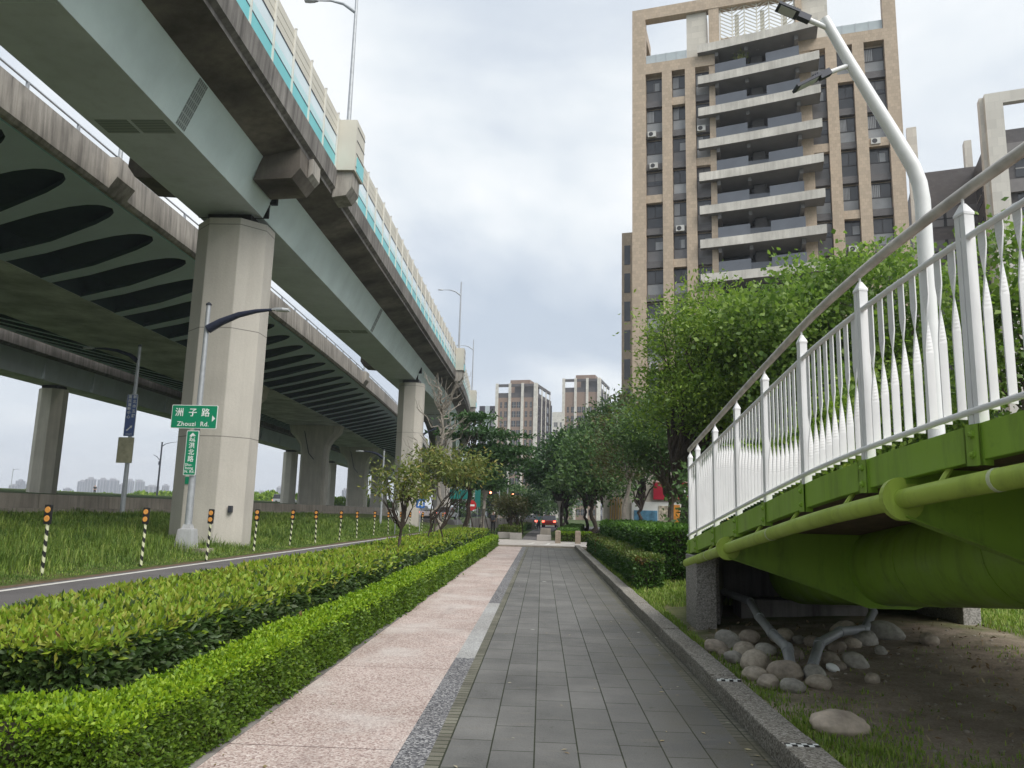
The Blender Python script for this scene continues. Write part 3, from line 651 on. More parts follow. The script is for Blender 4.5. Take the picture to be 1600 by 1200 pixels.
# stained soffit is a material of its own; the outer face is parapet concrete
dm = d
o = None
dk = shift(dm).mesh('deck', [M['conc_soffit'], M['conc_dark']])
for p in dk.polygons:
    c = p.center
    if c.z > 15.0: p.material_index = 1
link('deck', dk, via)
m, t, b_ = base_mat('perforated_panel'); p = pos(t)
sx_ = N(t, 'ShaderNodeSeparateXYZ'); t.links.new(p, sx_.inputs[0]); res = []
for ax_ in ('X', 'Y', 'Z'):
    q = N(t, 'ShaderNodeMath', operation='PINGPONG'); t.links.new(sx_.outputs[ax_], q.inputs[0]); q.inputs[1].default_value = 0.05 if ax_ != 'Z' else 0.06
    g_ = N(t, 'ShaderNodeMath', operation='GREATER_THAN'); t.links.new(q.outputs[0], g_.inputs[0]); g_.inputs[1].default_value = 0.02; res.append(g_.outputs[0])
a_ = N(t, 'ShaderNodeMath', operation='MAXIMUM'); t.links.new(res[0], a_.inputs[0]); t.links.new(res[2], a_.inputs[1])
c_ = N(t, 'ShaderNodeMath', operation='MULTIPLY'); t.links.new(a_.outputs[0], c_.inputs[0]); t.links.new(res[1], c_.inputs[1])
t.links.new(mixc(t, c_.outputs[0], (0.36, 0.41, 0.39), (0.17, 0.20, 0.19)), b_.inputs['Base Color']); b_.inputs['Roughness'].default_value = 0.7
M['perforated'] = m
JO = [28.9, 66.6, 104.5, 142.5, 180]
ends = [-40] + JO + [215]
for a, c in zip(ends[:-1], ends[1:]):
    gb = MB(); ys = stations(a + 0.07, c - 0.07)
    gp = [(-14.0, 13.0), (-11.4, 13.0), (-11.37, 13.0), (-10.74, 14.6), (-14.66, 14.6), (-14.03, 13.0)]
    gp = [(-14.0, 13.0), (-11.4, 13.0), (-10.74, 14.62), (-14.66, 14.62)]
    sweep(gb, gp, ys, bend_main, drop_main)
    yk = max(a, 0) + 6.3
    while yk < min(c, 110):
        bx, dz = bend_main(yk), drop_main(yk); gb.loft([[(-11.395 + bx, k, 13.02 + dz), (-10.76 + bx, k, 14.58 + dz), (-10.752 + bx, k, 14.578 + dz), (-11.387 + bx, k, 13.018 + dz)] for k in (yk - .05, yk + .05)]); gb.box(-13.9 + bx, -11.5 + bx, yk - .04, yk + .04, 12.99 + dz, 13.005 + dz); yk += 9.4
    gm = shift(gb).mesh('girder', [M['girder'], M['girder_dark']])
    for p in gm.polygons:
        if p.normal.z < -0.8: p.material_index = 1  # undersides take a darker copy of the girder colour, as painted shade
    go = link('girder', gm, via)
    # lattice access panels on web and soffit
    yc = [k for k in (21.6, 48.5, 91.0, 127.0) if a < k < c]
    for y in yc:
        w = MB(); bx = bend_main(y); dz = drop_main(y)
        f = lambda t, o_: (-11.4 + 0.66 * t + o_ + bx, 13.0 + 1.62 * t + dz - 0.4 * o_)
        (xa, za), (xb, zb), (xc, zc), (xd, zd) = f(0.04, 0.0), f(0.96, 0.0), f(0.96, 0.012), f(0.04, 0.012)
        w.loft([[(xa, k, za), (xb, k, zb), (xc, k, zc), (xd, k, zd)] for k in (y - 0.28, y + 0.28)])
        shift(w).build('web_grille', M['perforated'], go)
        s = MB()
        for x0 in (-13.75, -12.62):
            s.box(x0 + bx, x0 + 1.0 + bx, y - 0.55, y + 0.25, 12.985 + dz, 13.0 + dz)
            shift(s).build('soffit_grille', M['perforated'], go); s = MB()
for y in JO:
    bx, dz = bend_main(y), drop_main(y)
    jb = MB(); jb.box(-14.05 + bx, -11.2 + bx, y - 0.06, y + 0.06, 13.02 + dz, 14.5 + dz); jb.box(-11.25 + bx, -10.9 + bx, y - 0.12, y + 0.12, 13.6 + dz, 14.1 + dz)
    shift(jb).build('girder_joint', M['black'], via)
    for sx in ((1, -1) if y < 30 else (-1,)):
        cb = MB(); P = [(-10.75, 14.75), (-9.35, 14.98), (-9.30, 14.15), (-9.6, 13.75), (-11.05, 13.66)]
        if sx < 0: P = [(-25.2 - x, z) for x, z in P]
        cb.prism([(x + bx, z + dz) for x, z in P], 'y', y - 2.2, y - 0.35)
        if sx > 0: cb.prism([(x + bx, z + dz) for x, z in [(-9.295, 14.9), (-9.12, 14.95), (-9.12, 14.35), (-9.295, 14.15)]], 'y', y - 1.3, y - 0.36, 1)
        shift(cb).build('cross_beam', [M['conc_soffit'], M['conc_mid']], via)  # dark body and pale end block paint the beam's shaded and lit parts
# rain-gully bumps under the parapet
nb = MB()
def bar(z0, z1, x0, x1, m): sweep(nb, [(x0, z0), (x1, z0), (x1, z1), (x0, z1)], stations(10, 150), bend_main, drop_main, m)
bar(16.02, 16.62, -9.27, -9.20, 0)
bar(16.62, 16.66, -9.28, -9.19, 2); bar(16.66, 17.0, -9.26, -9.21, 1); bar(17.0, 17.5, -9.26, -9.21, 3); bar(17.5, 17.54, -9.28, -9.19, 2)
for i in range(3): bar(17.54 + 0.33 * i, 17.54 + 0.33 * i + 0.30, -9.27, -9.20, 4); bar(17.84 + 0.33 * i, 17.87 + 0.33 * i, -9.265, -9.22, 2)
M['barrier_clear'] = plain('barrier_clear', (0.66, 0.78, 0.84), 0.15, 0.03, 1)
nbo = shift(nb).build('noise_barrier', [M['teal'], M['teal_pale'], M['navy'], M['barrier_clear'], M['cream']], via)
pm = MB(); pm.box(-0.035, 0.035, -0.025, 0.025, 0, 2.55); pm.box(-0.045, 0.045, -0.035, 0.035, 2.55, 2.59); pmesh = pm.mesh('barrier_post', plain('barrier_post', (0.66, 0.65, 0.60), 0.5, 0.05))
y = 15.0
while y < 118:
    if not any(abs(y - q) < 0.8 for q in (31.5, 78.2, 105)): link('barrier_post', pmesh, nbo, (-9.17 + bend_main(y) - OX, y - OY, 16.0 + drop_main(y)))
    y += 1.96
for y in (31.5, 78.2, 105.0):
    bx, dz = bend_main(y), drop_main(y)
    q = MB(); q.box(-9.2 + bx, -8.35 + bx, y - 0.75, y + 0.75, 15.98 + dz, 18.3 + dz)
    for i in range(4): q.box(-9.15 + bx, -8.33 + bx, y - 0.6, y + 0.77, 16.2 + i * 0.6 + dz, 16.22 + i * 0.6 + dz, 1)
    q.box(-9.0 + bx, -8.328 + bx, y - 0.45, y + 0.752, 16.05 + dz, 16.7 + dz, 2)
    shift(q).build('lamp_housing', [M['cream'], M['galv_dark'], M['teal']], via)
    q = MB(); q.prism([(-9.2 + bx, 15.98 + dz), (-8.45 + bx, 15.98 + dz), (-8.45 + bx, 15.3 + dz), (-8.7 + bx, 14.9 + dz), (-9.3 + bx, 14.8 + dz)], 'y', y - 0.6, y + 0.6)
    shift(q).build('lamp_corbel', M['conc_mid'], via)
def oct_prof(hw, f, hd):  # chamfered pier plan: half width, half front face, half depth
    e = hd * 0.38
    return [(-f, -hd), (f, -hd), (hw, -e), (hw, e), (f, hd), (-f, hd), (-hw, e), (-hw, -e)]
def pier(name, x, y, hw, f, hd, z0, z1, m, label, group, head=None):
    r = empty(name, (x, y, z0), 0, label, 'bridge pier', group)
    b = MB(); b.prism(oct_prof(hw, f, hd), 'z', -0.6, z1 - z0); b.build('shaft', m, r, bevel=0.03)
    c = MB(); c.box(-hw * 0.62, hw * 0.62, -hd * 0.7, hd * 0.7, z1 - z0, z1 - z0 + 0.32); c.build('bearing', M['black_paint'], r)
    return r
p1 = pier('bridge_pier', -12.6, 29.3, 1.40, 0.62, 1.2, 0.2, 12.72, M['conc_pier'], 'tall beige eight sided concrete pier right behind the green road signs', 'piers of the nearest viaduct')
pl = MB(); pl.box(-0.60, -0.20, -1.225, -1.205, 2.15, 2.42); pl.build('number_plate', M['sign_green'], p1)
pb = MB(); pb.box(1.0, 1.12, -0.98, -0.8, 1.15, 1.4); pb.build('junction_box', M['galv_dark'], p1)
pier('bridge_pier', -11.8, 67.2, 1.12, 0.5, 1.0, 0.2, 12.72, M['conc_pier'], 'beige concrete pier behind the thin trees in the broad hedge', 'piers of the nearest viaduct')
pier('bridge_pier', -12.6 + bend_main(105), 105, 1.12, 0.5, 1.0, 0.0, 12.6, M['conc_pier'], 'beige concrete pier furthest along, mostly behind the leafless tree', 'piers of the nearest viaduct')
# middle viaduct: concrete box with ribbed wings
mid = empty('ribbed_viaduct', (-28.9, 60, 0), 0, 'middle elevated road whose underside has a row of dark leaf shaped slots', 'viaduct')
OX, OY = -28.9, 60.0
mys = stations(-20, 245)
b = MB(); sweep(b, [(-25.4, 12.62), (-32.6, 12.62), (-32.4, 13.6), (-25.6, 13.6)], mys, bend_mid); shift(b).build('box_beam', M['conc_box'], mid)
b = MB(); sweep(b, [(-25.05, 14.1), (-18.1, 14.4), (-18.1, 15.0), (-39.7, 15.0), (-39.7, 14.4), (-32.95, 14.1)], mys, bend_mid); sweep(b, [(-25.39, 12.66), (-25.39, 14.55), (-32.61, 14.55), (-32.61, 12.66)], mys, bend_mid); shift(b).build('deck', M['slot'], mid)  # second sweep sheathes the box sides in the same painted recess shade
b = MB(); sweep(b, [(-18.10, 14.03), (-17.96, 14.06), (-17.86, 14.22), (-17.92, 15.55), (-18.25, 15.55), (-18.25, 14.45), (-18.10, 14.4)], mys, bend_mid)
for y in (29.5, 77.5): b.prism([(-18.3 + bend_mid(y), 15.55), (-17.55 + bend_mid(y), 15.55), (-17.55 + bend_mid(y), 14.7), (-17.9 + bend_mid(y), 14.15), (-18.3 + bend_mid(y), 14.1)], 'y', y - 0.7, y + 0.7)
shift(b).build('parapet', M['conc_mid'], mid)
b = MB(); sweep(b, [(-39.75, 14.02), (-39.5, 14.02), (-39.5, 15.55), (-39.8, 15.55)], mys, bend_mid); shift(b).build('parapet', M['conc_mid'], mid)
b = MB()
ry = stations(12, 170, 3.0)
b.tube([(-18.15 + bend_mid(y), y, 15.95) for y in ry], 0.045, 5)
for y in ry: b.box(-18.2 + bend_mid(y), -18.1 + bend_mid(y), y - 0.04, y + 0.04, 15.5, 15.95)
shift(b).build('parapet_rail', M['galv'], mid)
NS = 40
def slot_half(s): # s from 0 at the box to 1 at the pointed tip: near and far edge of the slot, metres along the road
    return float(np.interp(s, [0, .3, .6, .8, .9, .96, .99, 1], [0, -.12, -.55, -.66, -.58, -.38, -.12, .12])), float(np.interp(s, [0, .43, .8, .92, .97, .99, 1], [2.6, 2.2, 1.3, .88, .6, .38, .12]))
pitch = 3.4
def wing_pt(s, y, right):
    if right: x = -25.4 + 7.2 * s; z = 12.62 + 1.4 * s
    else: x = -32.6 - 6.9 * s; z = 12.62 + 1.4 * s
    return (x + bend_mid(y), y, z)
for right in (True, False):
    w = MB()
    for kk in range(-6, 50):
        yb = 33.6 + pitch * (kk)
        up = []; lo = []
        for i in range(NS + 1):
            s = i / NS * 0.955
            n_, f_ = slot_half(i / NS)
            y0 = yb + f_; y1 = yb + pitch + slot_half(i / NS)[0]
            up.append((s, y0)); lo.append((s, y1))
        vs = []
        for (s, y0), (_, y1) in zip(up, lo):
            a = wing_pt(s, y0, right); c = wing_pt(s, y1, right)
            vs += [a, c, (a[0], a[1], a[2] + 0.22), (c[0], c[1], c[2] + 0.22)]
        for i in range(NS):
            q = i * 4; w.add([vs[q], vs[q + 1], vs[q + 5], vs[q + 4]], [(0, 1, 2, 3)]); w.add([vs[q], vs[q + 4], vs[q + 6], vs[q + 2]], [(0, 1, 2, 3)], 1); w.add([vs[q + 1], vs[q + 3], vs[q + 7], vs[q + 5]], [(0, 1, 2, 3)], 1)
        a = up[-1]; 
        w.add([wing_pt(0.955, yb, right), wing_pt(0.955, yb + pitch, right), wing_pt(1.0, yb + pitch, right), wing_pt(1.0, yb, right)], [(0, 1, 2, 3)])
    for y0_, y1_ in zip(mys[:-1], mys[1:]):
        e0, e1 = wing_pt(1.0, y0_, right), wing_pt(1.0, y1_, right); s_ = 1 if right else -1
        w.add([e0, e1, (e1[0] + .06 * s_, e1[1], e1[2] - .03), (e0[0] + .06 * s_, e0[1], e0[2] - .03), (e0[0], e0[1], e0[2] + .1), (e1[0], e1[1], e1[2] + .1), (e1[0] + .06 * s_, e1[1], e1[2] + .1), (e0[0] + .06 * s_, e0[1], e0[2] + .1)], [(0, 1, 2, 3), (2, 3, 7, 6)], 2)
    shift(w).build('ribbed_wing', [M['fin'], M['slot'], M['teal_pale']], mid)
for i, (y, lab) in enumerate([(70.0, 'flared concrete pier half hidden by the nearest beige pier'), (103.0, 'flared mushroom headed concrete pier under the slotted underside'), (138.0, 'third flared concrete pier of the row, small under the slotted underside'), (172.0, 'furthest flared concrete pier under the slotted underside')]):
    x = -29.0 + bend_mid(y); r = empty('flared_pier', (x, y, 0.8), 0, lab, 'bridge pier', 'flared piers of the middle viaduct')
    b = MB(); zs = [-0.5, 8.2, 9.2, 10.0, 10.8, 11.8]; ws = [1.75, 1.75, 1.95, 2.5, 3.3, 3.55]
    b.loft([[(px * wv, py, z) for px, py in [(-1, -0.75), (-0.8, -1.1), (0.8, -1.1), (1, -0.75), (1, 0.75), (0.8, 1.1), (-0.8, 1.1), (-1, 0.75)]] for z, wv in zip(zs, ws)])
    b.build('shaft', M['conc_pier_mid'], r)
    b = MB(); b.tube([(0.3 - 1.6, -1.14, 11.0), (-0.9, -1.14, 9.4), (-0.55, -1.14, 8.0), (0.2, -1.14, 7.2)], 0.05, 6); b.build('drain_pipe', M['galv_dark'], r)
# far viaduct
far = empty('far_viaduct', (-42.7, 64, 0), 0, 'farthest elevated road with a grey parapet over the flood wall', 'viaduct')
OX, OY = -42.7, 64.0
def bend_far(y): return -0.0002 * max(0, y - 60) ** 2 if y < 95 else -0.245 + 0.045 * (y - 95) - 0.0002 * (y - 95) ** 2
def drop_far(y): return -0.016 * max(0, y - 90)
fys = stations(-20, 235)
b = MB(); sweep(b, [(-40.6, 13.6), (-40.95, 13.5), (-41.0, 14.78), (-41.25, 14.78), (-41.3, 14.0), (-45, 14.0), (-45, 14.78), (-45.3, 14.78), (-45.3, 13.5), (-44.0, 13.3), (-41.4, 13.3)][1:], fys, bend_far, drop_far); shift(b).build('deck', M['conc_dark'], far)
b = MB(); sweep(b, [(-41.6, 11.5), (-43.9, 11.5), (-44.0, 13.32), (-41.4, 13.32)], fys, bend_far, drop_far)
gm = shift(b).mesh('girder', [M['girder_dark'], M['conc_box']])
for p in gm.polygons:
    if p.normal.z < -0.8: p.material_index = 1
link('girder', gm, far)
b = MB()
for i in range(12):
    b = MB(); y = 40 + i * 7; b.box(-41.62 + bend_far(y), -41.36 + bend_far(y), y, y + 0.2, 11.55 + drop_far(y), 13.3 + drop_far(y)); shift(b).build('girder_rib', M['girder_dark'], far)
for i, (y, lab) in enumerate([(64.6, 'lone beige pier rising behind the flood wall near the blue sign'), (126, 'slim beige pier of the farthest viaduct beside the flared pier'), (148, 'slim beige pier of the farthest viaduct past the flared pier'), (170, 'slim beige pier, smallest of the farthest viaduct')]):
    z0 = levee_z(-42.75); x = -42.75 + bend_far(y)
    pier('bridge_pier', x, y, 1.12, 0.45, 0.95, z0, 11.2 + drop_far(y), M['conc_pier_mid'], lab, 'piers of the farthest viaduct')
# flood wall
w = empty('flood_wall', (-24.2, 40, 1.1), 0, 'long low concrete flood wall above the grass verge', 'wall')
b = MB()
for i in range(34):
    y = -30 + i * 6; b.prism([(-0.05, -0.4), (0.35, -0.4), (0.3, 0.82), (0.0, 0.82)], 'y', y - 40, y + 5.97 - 40)
b.build('wall', M['conc_wall'], w)
b = MB(); b.box(0.36, 1.3, -70, 134, -0.5, 0.16); b.build('footing', M['conc_wall'], w)
# ------------------------------------------------------------------ green footbridge
_cz = np.polyfit([-9, -5, -2, 0, 2, 4.25, 5.38, 6.5, 7.85, 9.09, 10.01, 11.04, 11.65], [2.95, 2.80, 2.66, 2.53, 2.38, 2.14, 2.01, 1.88, 1.75, 1.61, 1.50, 1.36, 1.25], 4)
def zt(y): return float(np.polyval(_cz, y))
def xl(y): return 2.20 + 0.034 * max(0.0, 6.6 - y) ** 2
def side(y, u):  # a point u metres to the right of the near railing line
    dxdy = (xl(y + 0.01) - xl(y - 0.01)) / 0.02; n = math.hypot(1, dxdy)
    return xl(y) + u / n, y - u * dxdy / n
FW = 3.5
bys = [-3.4 + 0.4 * i for i in range(38)]; bys = [y for y in bys if y < 11.7] + [11.7]
fb = empty('footbridge', (2.2, 11, 0.1), 0, 'green steel footbridge ramp with white twisted bar railing over the lawn', 'footbridge')
def fbs(mb, origin=(2.2, 11, 0.1)): mb.v = [(x - origin[0], y - origin[1], z - origin[2]) for x, y, z in mb.v]; return mb
def run(mb, u, z0, z1, w, ys=bys, m=0):
    rings = []
    for y in ys:
        a = side(y, u - w / 2); c = side(y, u + w / 2)
        rings.append([(a[0], a[1], zt(y) + z0), (c[0], c[1], zt(y) + z0), (c[0], c[1], zt(y) + z1), (a[0], a[1], zt(y) + z1)])
    mb.loft(rings, m); return mb
fbs(run(MB(), FW / 2, -0.13, -0.03, FW - 0.1)).build('deck', M['deck_plank'], fb)
for u in (0.0, FW): fbs(run(MB(), u, -0.20, 0.0, 0.07)).build('edge_beam', M['green_paint'], fb, bevel=0.006)
M['pipe_joint'] = plain('pipe_joint', (0.50, 0.55, 0.36), 0.7, 0.25, 9)
# round pipe under each edge with clamp discs, and the big spine tube
def pz(y): return zt(y) - 0.325
for u in (-0.05, FW + 0.05):
    b = MB(); b.tube([(*side(y, u), pz(y)) for y in bys], 0.062, 14)
    for i in range(9):
        y = 10.6 - 1.13 * i - 0.4
        b.tube([(*side(y, u), pz(y) + 0.05), (*side(y, u + (0.06 if u < 0 else -0.06)), zt(y) - 0.19)], 0.018, 6)
    for y in (10.2, 7.4, 4.1, 2.4):
        p0, p1 = (*side(y, u), pz(y)), (*side(y + 0.025, u), pz(y + 0.025)); b.tube([p0, p1], 0.0645, 16, 1)
    fbs(b).build('edge_pipe', [M['lime_paint'], M['pipe_joint']], fb, smooth=True)
def tz(y): return 0.90 + (7 - y) * 0.105 + 0.44 - 0.006 * max(0, 2 - y) ** 2
b = MB(); tys = [y for y in bys if y < 12] + [12.3]
b.tube([(*side(y, FW / 2), tz(y)) for y in tys], 0.44, 28)
for y in (8.0, 6.4, 3.2, 1.9): b.tube([(*side(y, FW / 2), tz(y)), (*side(y + 0.03, FW / 2), tz(y + 0.03))], 0.4445, 28)
fbs(b).build('spine_tube', M['green_paint'], fb, smooth=True)
for y in (9.15, 4.95, 0.6):
    b = MB(); zb = tz(y) - 0.455
    top = zt(y) - 0.135
    prof = []
    n = 14
    for i in range(n + 1):
        u = -0.05 + (FW + 0.1) * i / n
        s = abs(u - FW / 2) / (FW / 2 + 0.05); 
        s2 = min(1.0, max(0.0, (s - 0.16) / 0.84))
        prof.append((u, zb + (pz(y) - 0.10 - zb) * s2 ** 0.92))
    ring = [(u, z) for u, z in prof] + [(FW + 0.02, top - 0.07), (FW - 0.05, top), (0.05, top), (-0.02, top - 0.07)]
    r0 = [(*side(y - 0.012, u), z) for u, z in ring]; r1 = [(*side(y + 0.012, u), z) for u, z in ring]
    b.loft([r0, r1]); 
    # bottom flange
    fl = [(u, z) for u, z in prof]
    rings = [[(*side(y - 0.06, u), z), (*side(y + 0.06, u), z), (*side(y + 0.06, u), z - 0.012), (*side(y - 0.06, u), z - 0.012)] for u, z in fl]
    b.loft(rings)
    fbs(b).build('rib', M['green_paint'], fb)
    for u in (-0.05, FW + 0.05):
        c = MB(); p = side(y, u); t = Vector((*side(y + 0.02, u), pz(y + 0.02))) - Vector((*p, pz(y)))
        t.normalize(); o = Vector((*p, pz(y)))
        c.tube([o - t * 0.022, o + t * 0.022], 0.135, 24); fbs(c).build('clamp_disc', M['lime_paint'], fb)
# railing
post_ys = [4.28 + 1.13 * k for k in range(-6, 7)]
post_ys = [y for y in post_ys if y > -2.6] + [11.62]
def post_mesh():
    b = MB(); w = 0.038; d = 0.03
    for (wx, x0, x1) in ((0, -0.042, -0.004), (0, 0.004, 0.042)): b.box(x0, x1, -d, d, -0.02, 1.20)
    b.box(-0.03, 0.03, -0.02, 0.02, -0.02, 1.19)
    b.loft([[(-0.045, -0.034, 1.20), (0.045, -0.034, 1.20), (0.045, 0.034, 1.20), (-0.045, 0.034, 1.20)], [(-0.045, -0.034, 1.215), (0.045, -0.034, 1.215), (0.045, 0.034, 1.215), (-0.045, 0.034, 1.215)], [(-0.012, -0.01, 1.275), (0.012, -0.01, 1.275), (0.012, 0.01, 1.275), (-0.012, 0.01, 1.275)]])
    b.tube([(0, 0, 1.26), (0, 0, 1.325)], 0.009, 6)
    return b.mesh('railing_post', M['white_paint'])
pmh = post_mesh()
bk = MB(); bk.box(-0.062, 0.062, -0.05, -0.038, -0.225, 0.0); bk.box(-0.062, -0.05, -0.05, 0.02, -0.225, 0.0); bk.box(0.05, 0.062, -0.05, 0.02, -0.225, 0.0); bkm = bk.mesh('post_bracket', M['green_paint'])
bo = MB(); bo.tube([(0, -0.049, 0), (0, -0.064, 0)], 0.023, 6); bo.tube([(0, -0.064, 0), (0, -0.075, 0)], [0.016, 0.011], 8); bom = bo.mesh('bolt', M['green_paint'])
O = Vector((2.2, 11, 0.1))
def yaw(y, flip): 
    dxdy = (xl(y + 0.01) - xl(y - 0.01)) / 0.02
    return math.atan2(-dxdy, 1) + (R(-90) if not flip else R(90))
def tilt_link(nm, me, y, u, flip, parent, dz=0.0):
    p = side(y, u); return link(nm, me, parent, (p[0] - O.x, p[1] - O.y, zt(y) + dz - O.z), (0, 0, yaw(y, flip)))
for y in post_ys:
    for u, fl in ((0.0, False), (FW, True)):
        tilt_link('railing_post', pmh, y, u, fl, fb)
        k = tilt_link('post_bracket', bkm, y, u, fl, fb)
        for zz_ in (-0.055, -0.165): link('bolt', bom, k, (0, 0, zz_))
def bal_frac(y): return 0.36 + 0.50 * math.sin((y - 6.7) * 0.45) ** 2
def baluster(frac, h=1.035, w=0.052):
    b = MB(); n = 16; rings = []
    zs = sorted(set([0.0, 0.02] + [h * frac + -0.24 + i / n * 0.36 for i in range(n + 1)] + [h]))
    for z in zs:
        if z > h or z < 0: continue
        t = min(1, max(0, (z - h * frac + 0.24) / 0.36)); a = -R(95) * t 
        ww = w / 2; ca, sa = math.cos(a), math.sin(a); th = 0.004
        # below: flat across the road direction (wide to someone walking along), above: turned edge-on
        rings.append([(x * sa - yy * ca, x * ca + yy * sa, z) for x, yy in ((-ww, -th), (ww, -th), (ww, th), (-ww, th))])
    b.loft(rings); 
    return b
bmeshes = {}
stuff = MB()
for y0, y1 in zip(post_ys[:-1], post_ys[1:]):
    nb_ = max(2, int(round((y1 - y0) / 0.128)))
    for i in range(1, nb_):
        y = y0 + (y1 - y0) * i / nb_; fq = round(bal_frac(y), 2)
        if y > -0.6 and y < 11.6:
            if fq not in bmeshes: bmeshes[fq] = baluster(fq).mesh('baluster', M['white_paint'])
            tilt_link('baluster', bmeshes[fq], y, 0.0, False, fb, 0.055)
        s = baluster(fq); p = side(y, FW); rz = yaw(y, True); ca, sa = math.cos(rz), math.sin(rz)
        stuff.add([(p[0] + x * ca - yy * sa - O.x, p[1] + x * sa + yy * ca - O.y, zt(y) + 0.055 + z - O.z) for x, yy, z in s.v], s.f)
tag(stuff.build('railing_bars', M['white_paint'], fb), kind='stuff')
for u, s in ((0.0, -1), (FW, 1)):
    ys_ = [y for y in bys if y > -2.7] + [11.66]
    fbs((lambda b: b.tube([(*side(y, u), zt(y) + 1.34) for y in ys_], 0.036, 12, flat=0.8) or b)(MB())).build('handrail', M['rail_tube'], fb, smooth=True)
    b = MB(); b.tube([(*side(y, u + s * 0.012), zt(y) + 1.06) for y in ys_], 0.019, 10); fbs(b).build('top_rail', M['white_paint'], fb, smooth=True)
    b = MB(); b.tube([(*side(y, u + s * 0.030), zt(y) + 0.075) for y in ys_], 0.019, 10); fbs(b).build('bottom_rail', M['white_paint'], fb, smooth=True)
# concrete abutment with cheek walls
b = MB(); b.box(2.12, 2.40, 10.9, 11.65, -0.15, 1.08); b.prism([(2.401, 11.4), (2.55, 11.4), (3.3, 14.39), (3.05, 14.39)], 'z', -0.1, 1.079)
fbs(b).build('cheek_wall', M['abutment'], fb, bevel=0.015)
b = MB(); b.box(5.72, 5.96, 11.0, 14.4, 0.0, 1.08); fbs(b).build('cheek_wall', M['abutment'], fb, bevel=0.015)
b = MB(); b.box(3.2, 5.715, 14.1, 14.4, -0.1, 0.99); fbs(b).build('abutment_wall', M['conc_dark'], fb)  # dark stained concrete here puts the shade below the deck into the colour
b = MB(); b.box(3.0, 4.9, 12.0, 12.5, -0.1, 0.42); fbs(b).build('bearing_block', M['conc_dark'], fb)
b = MB(); b.prism([(2.42, 11.72), (5.955, 11.72), (5.955, 14.39), (3.06, 14.39)], 'z', 1.082, 1.2); fbs(b).build('landing_slab', M['abutment'], fb)
b = MB(); b.prism([(3.1, 14.42), (5.9, 14.42), (7.6, 17.6), (3.9, 17.6)], 'z', 0.0, 0.9); fbs(b).build('landing', M['soil'], fb)
# ------------------------------------------------------------------ stones and pipes beneath it
rocks = dict(back=[(2.22, 9.51, .134), (2.54, 9.78, .121), (2.95, 9.87, .144), (3.11, 9.72, .077), (3.2, 9.54, .091), (3.78, 10.09, .184), (4.22, 9.96, .174)],
 middle=[(1.98, 9.06, .118), (2.27, 8.99, .116), (2.5, 8.97, .114), (2.76, 8.8, .099), (3.02, 8.48, .095), (3.18, 8.22, .116), (3.38, 9.22, .088), (3.6, 9.39, .092), (3.81, 9.53, .134)],
 front=[(2.02, 8.95, .05), (2.06, 8.6, .10), (2.17, 8.2, .17), (2.06, 7.79, .105), (2.35, 7.75, .135), (2.08, 7.38, .104), (2.22, 7.2, .098), (2.58, 7.67, .104), (2.5, 7.32, .093), (2.97, 8.1, .064), (3.06, 7.52, .063), (3.72, 8.89, .062), (4.52, 9.47, .115)])
rr = random.Random(12)
def stone(r, seed, sx, sy, sz, mat_):
    bm = bmesh.new(); bmesh.ops.create_icosphere(bm, subdivisions=4, radius=1.0)
    rq = random.Random(seed); ph = [rq.uniform(0, 6) for _ in range(8)]
    for v in bm.verts:
        c = v.co; k = 1 + 0.10 * math.sin(2.1 * c.x + ph[0]) * math.cos(1.8 * c.y + ph[1]) + 0.07 * math.sin(3.1 * c.z + ph[2] + c.x * 1.7) + 0.025 * math.sin(8 * c.x + ph[3]) * math.sin(7 * c.y + ph[4]) + 0.02 * math.sin(13 * c.z + 9 * c.y + ph[5])
        v.co = Vector((c.x * sx, c.y * sy, c.z * sz)) * k * r
    me = bpy.data.meshes.new('river_stone'); bm.to_mesh(me); bm.free(); me.materials.append(mat_)
    me.polygons.foreach_set('use_smooth', [True] * len(me.polygons)); return me
size_word = lambda r: 'large' if r > .13 else 'fist sized' if r < .07 else 'medium'
si = 0
SM = [plain('river_stone_' + w_, c_, 0.75, 0.3, 4.0, bmp=0.25, bscale=22, fine=0.15) for w_, c_ in (('tan', (0.40, 0.345, 0.275)), ('grey', (0.34, 0.32, 0.28)), ('brown', (0.33, 0.28, 0.225)))]
for row, lst in rocks.items():
    for i, (x, y, r) in enumerate(sorted(lst)):
        si += 1; me = stone(r, si, rr.uniform(1.05, 1.4), rr.uniform(0.85, 1.05), rr.uniform(0.68, 0.9), SM[si % 3])
        o = link('river_stone', me, None, (x, y, lawn_z(x, y) + r * 0.42), (rr.uniform(-.3, .3), rr.uniform(-.3, .3), rr.uniform(0, 6)))
        tag(o, '%s %s river stone, %s from the kerb in the %s row' % (size_word(r), ('tan', 'grey', 'brown')[si % 3], ORD[i], row), 'stone', 'river stones heaped by the abutment')
o = link('boulder', stone(0.17, 77, 1.28, 0.85, 0.62, plain('boulder', (0.48, 0.40, 0.32), 0.8, 0.3, 5, bmp=0.3, bscale=15, fine=0.12)), None, (2.17, 5.95, 0.15), (0.1, 0, 0.2)); tag(o, 'flat pinkish boulder alone in the grass beside the kerb', 'boulder')
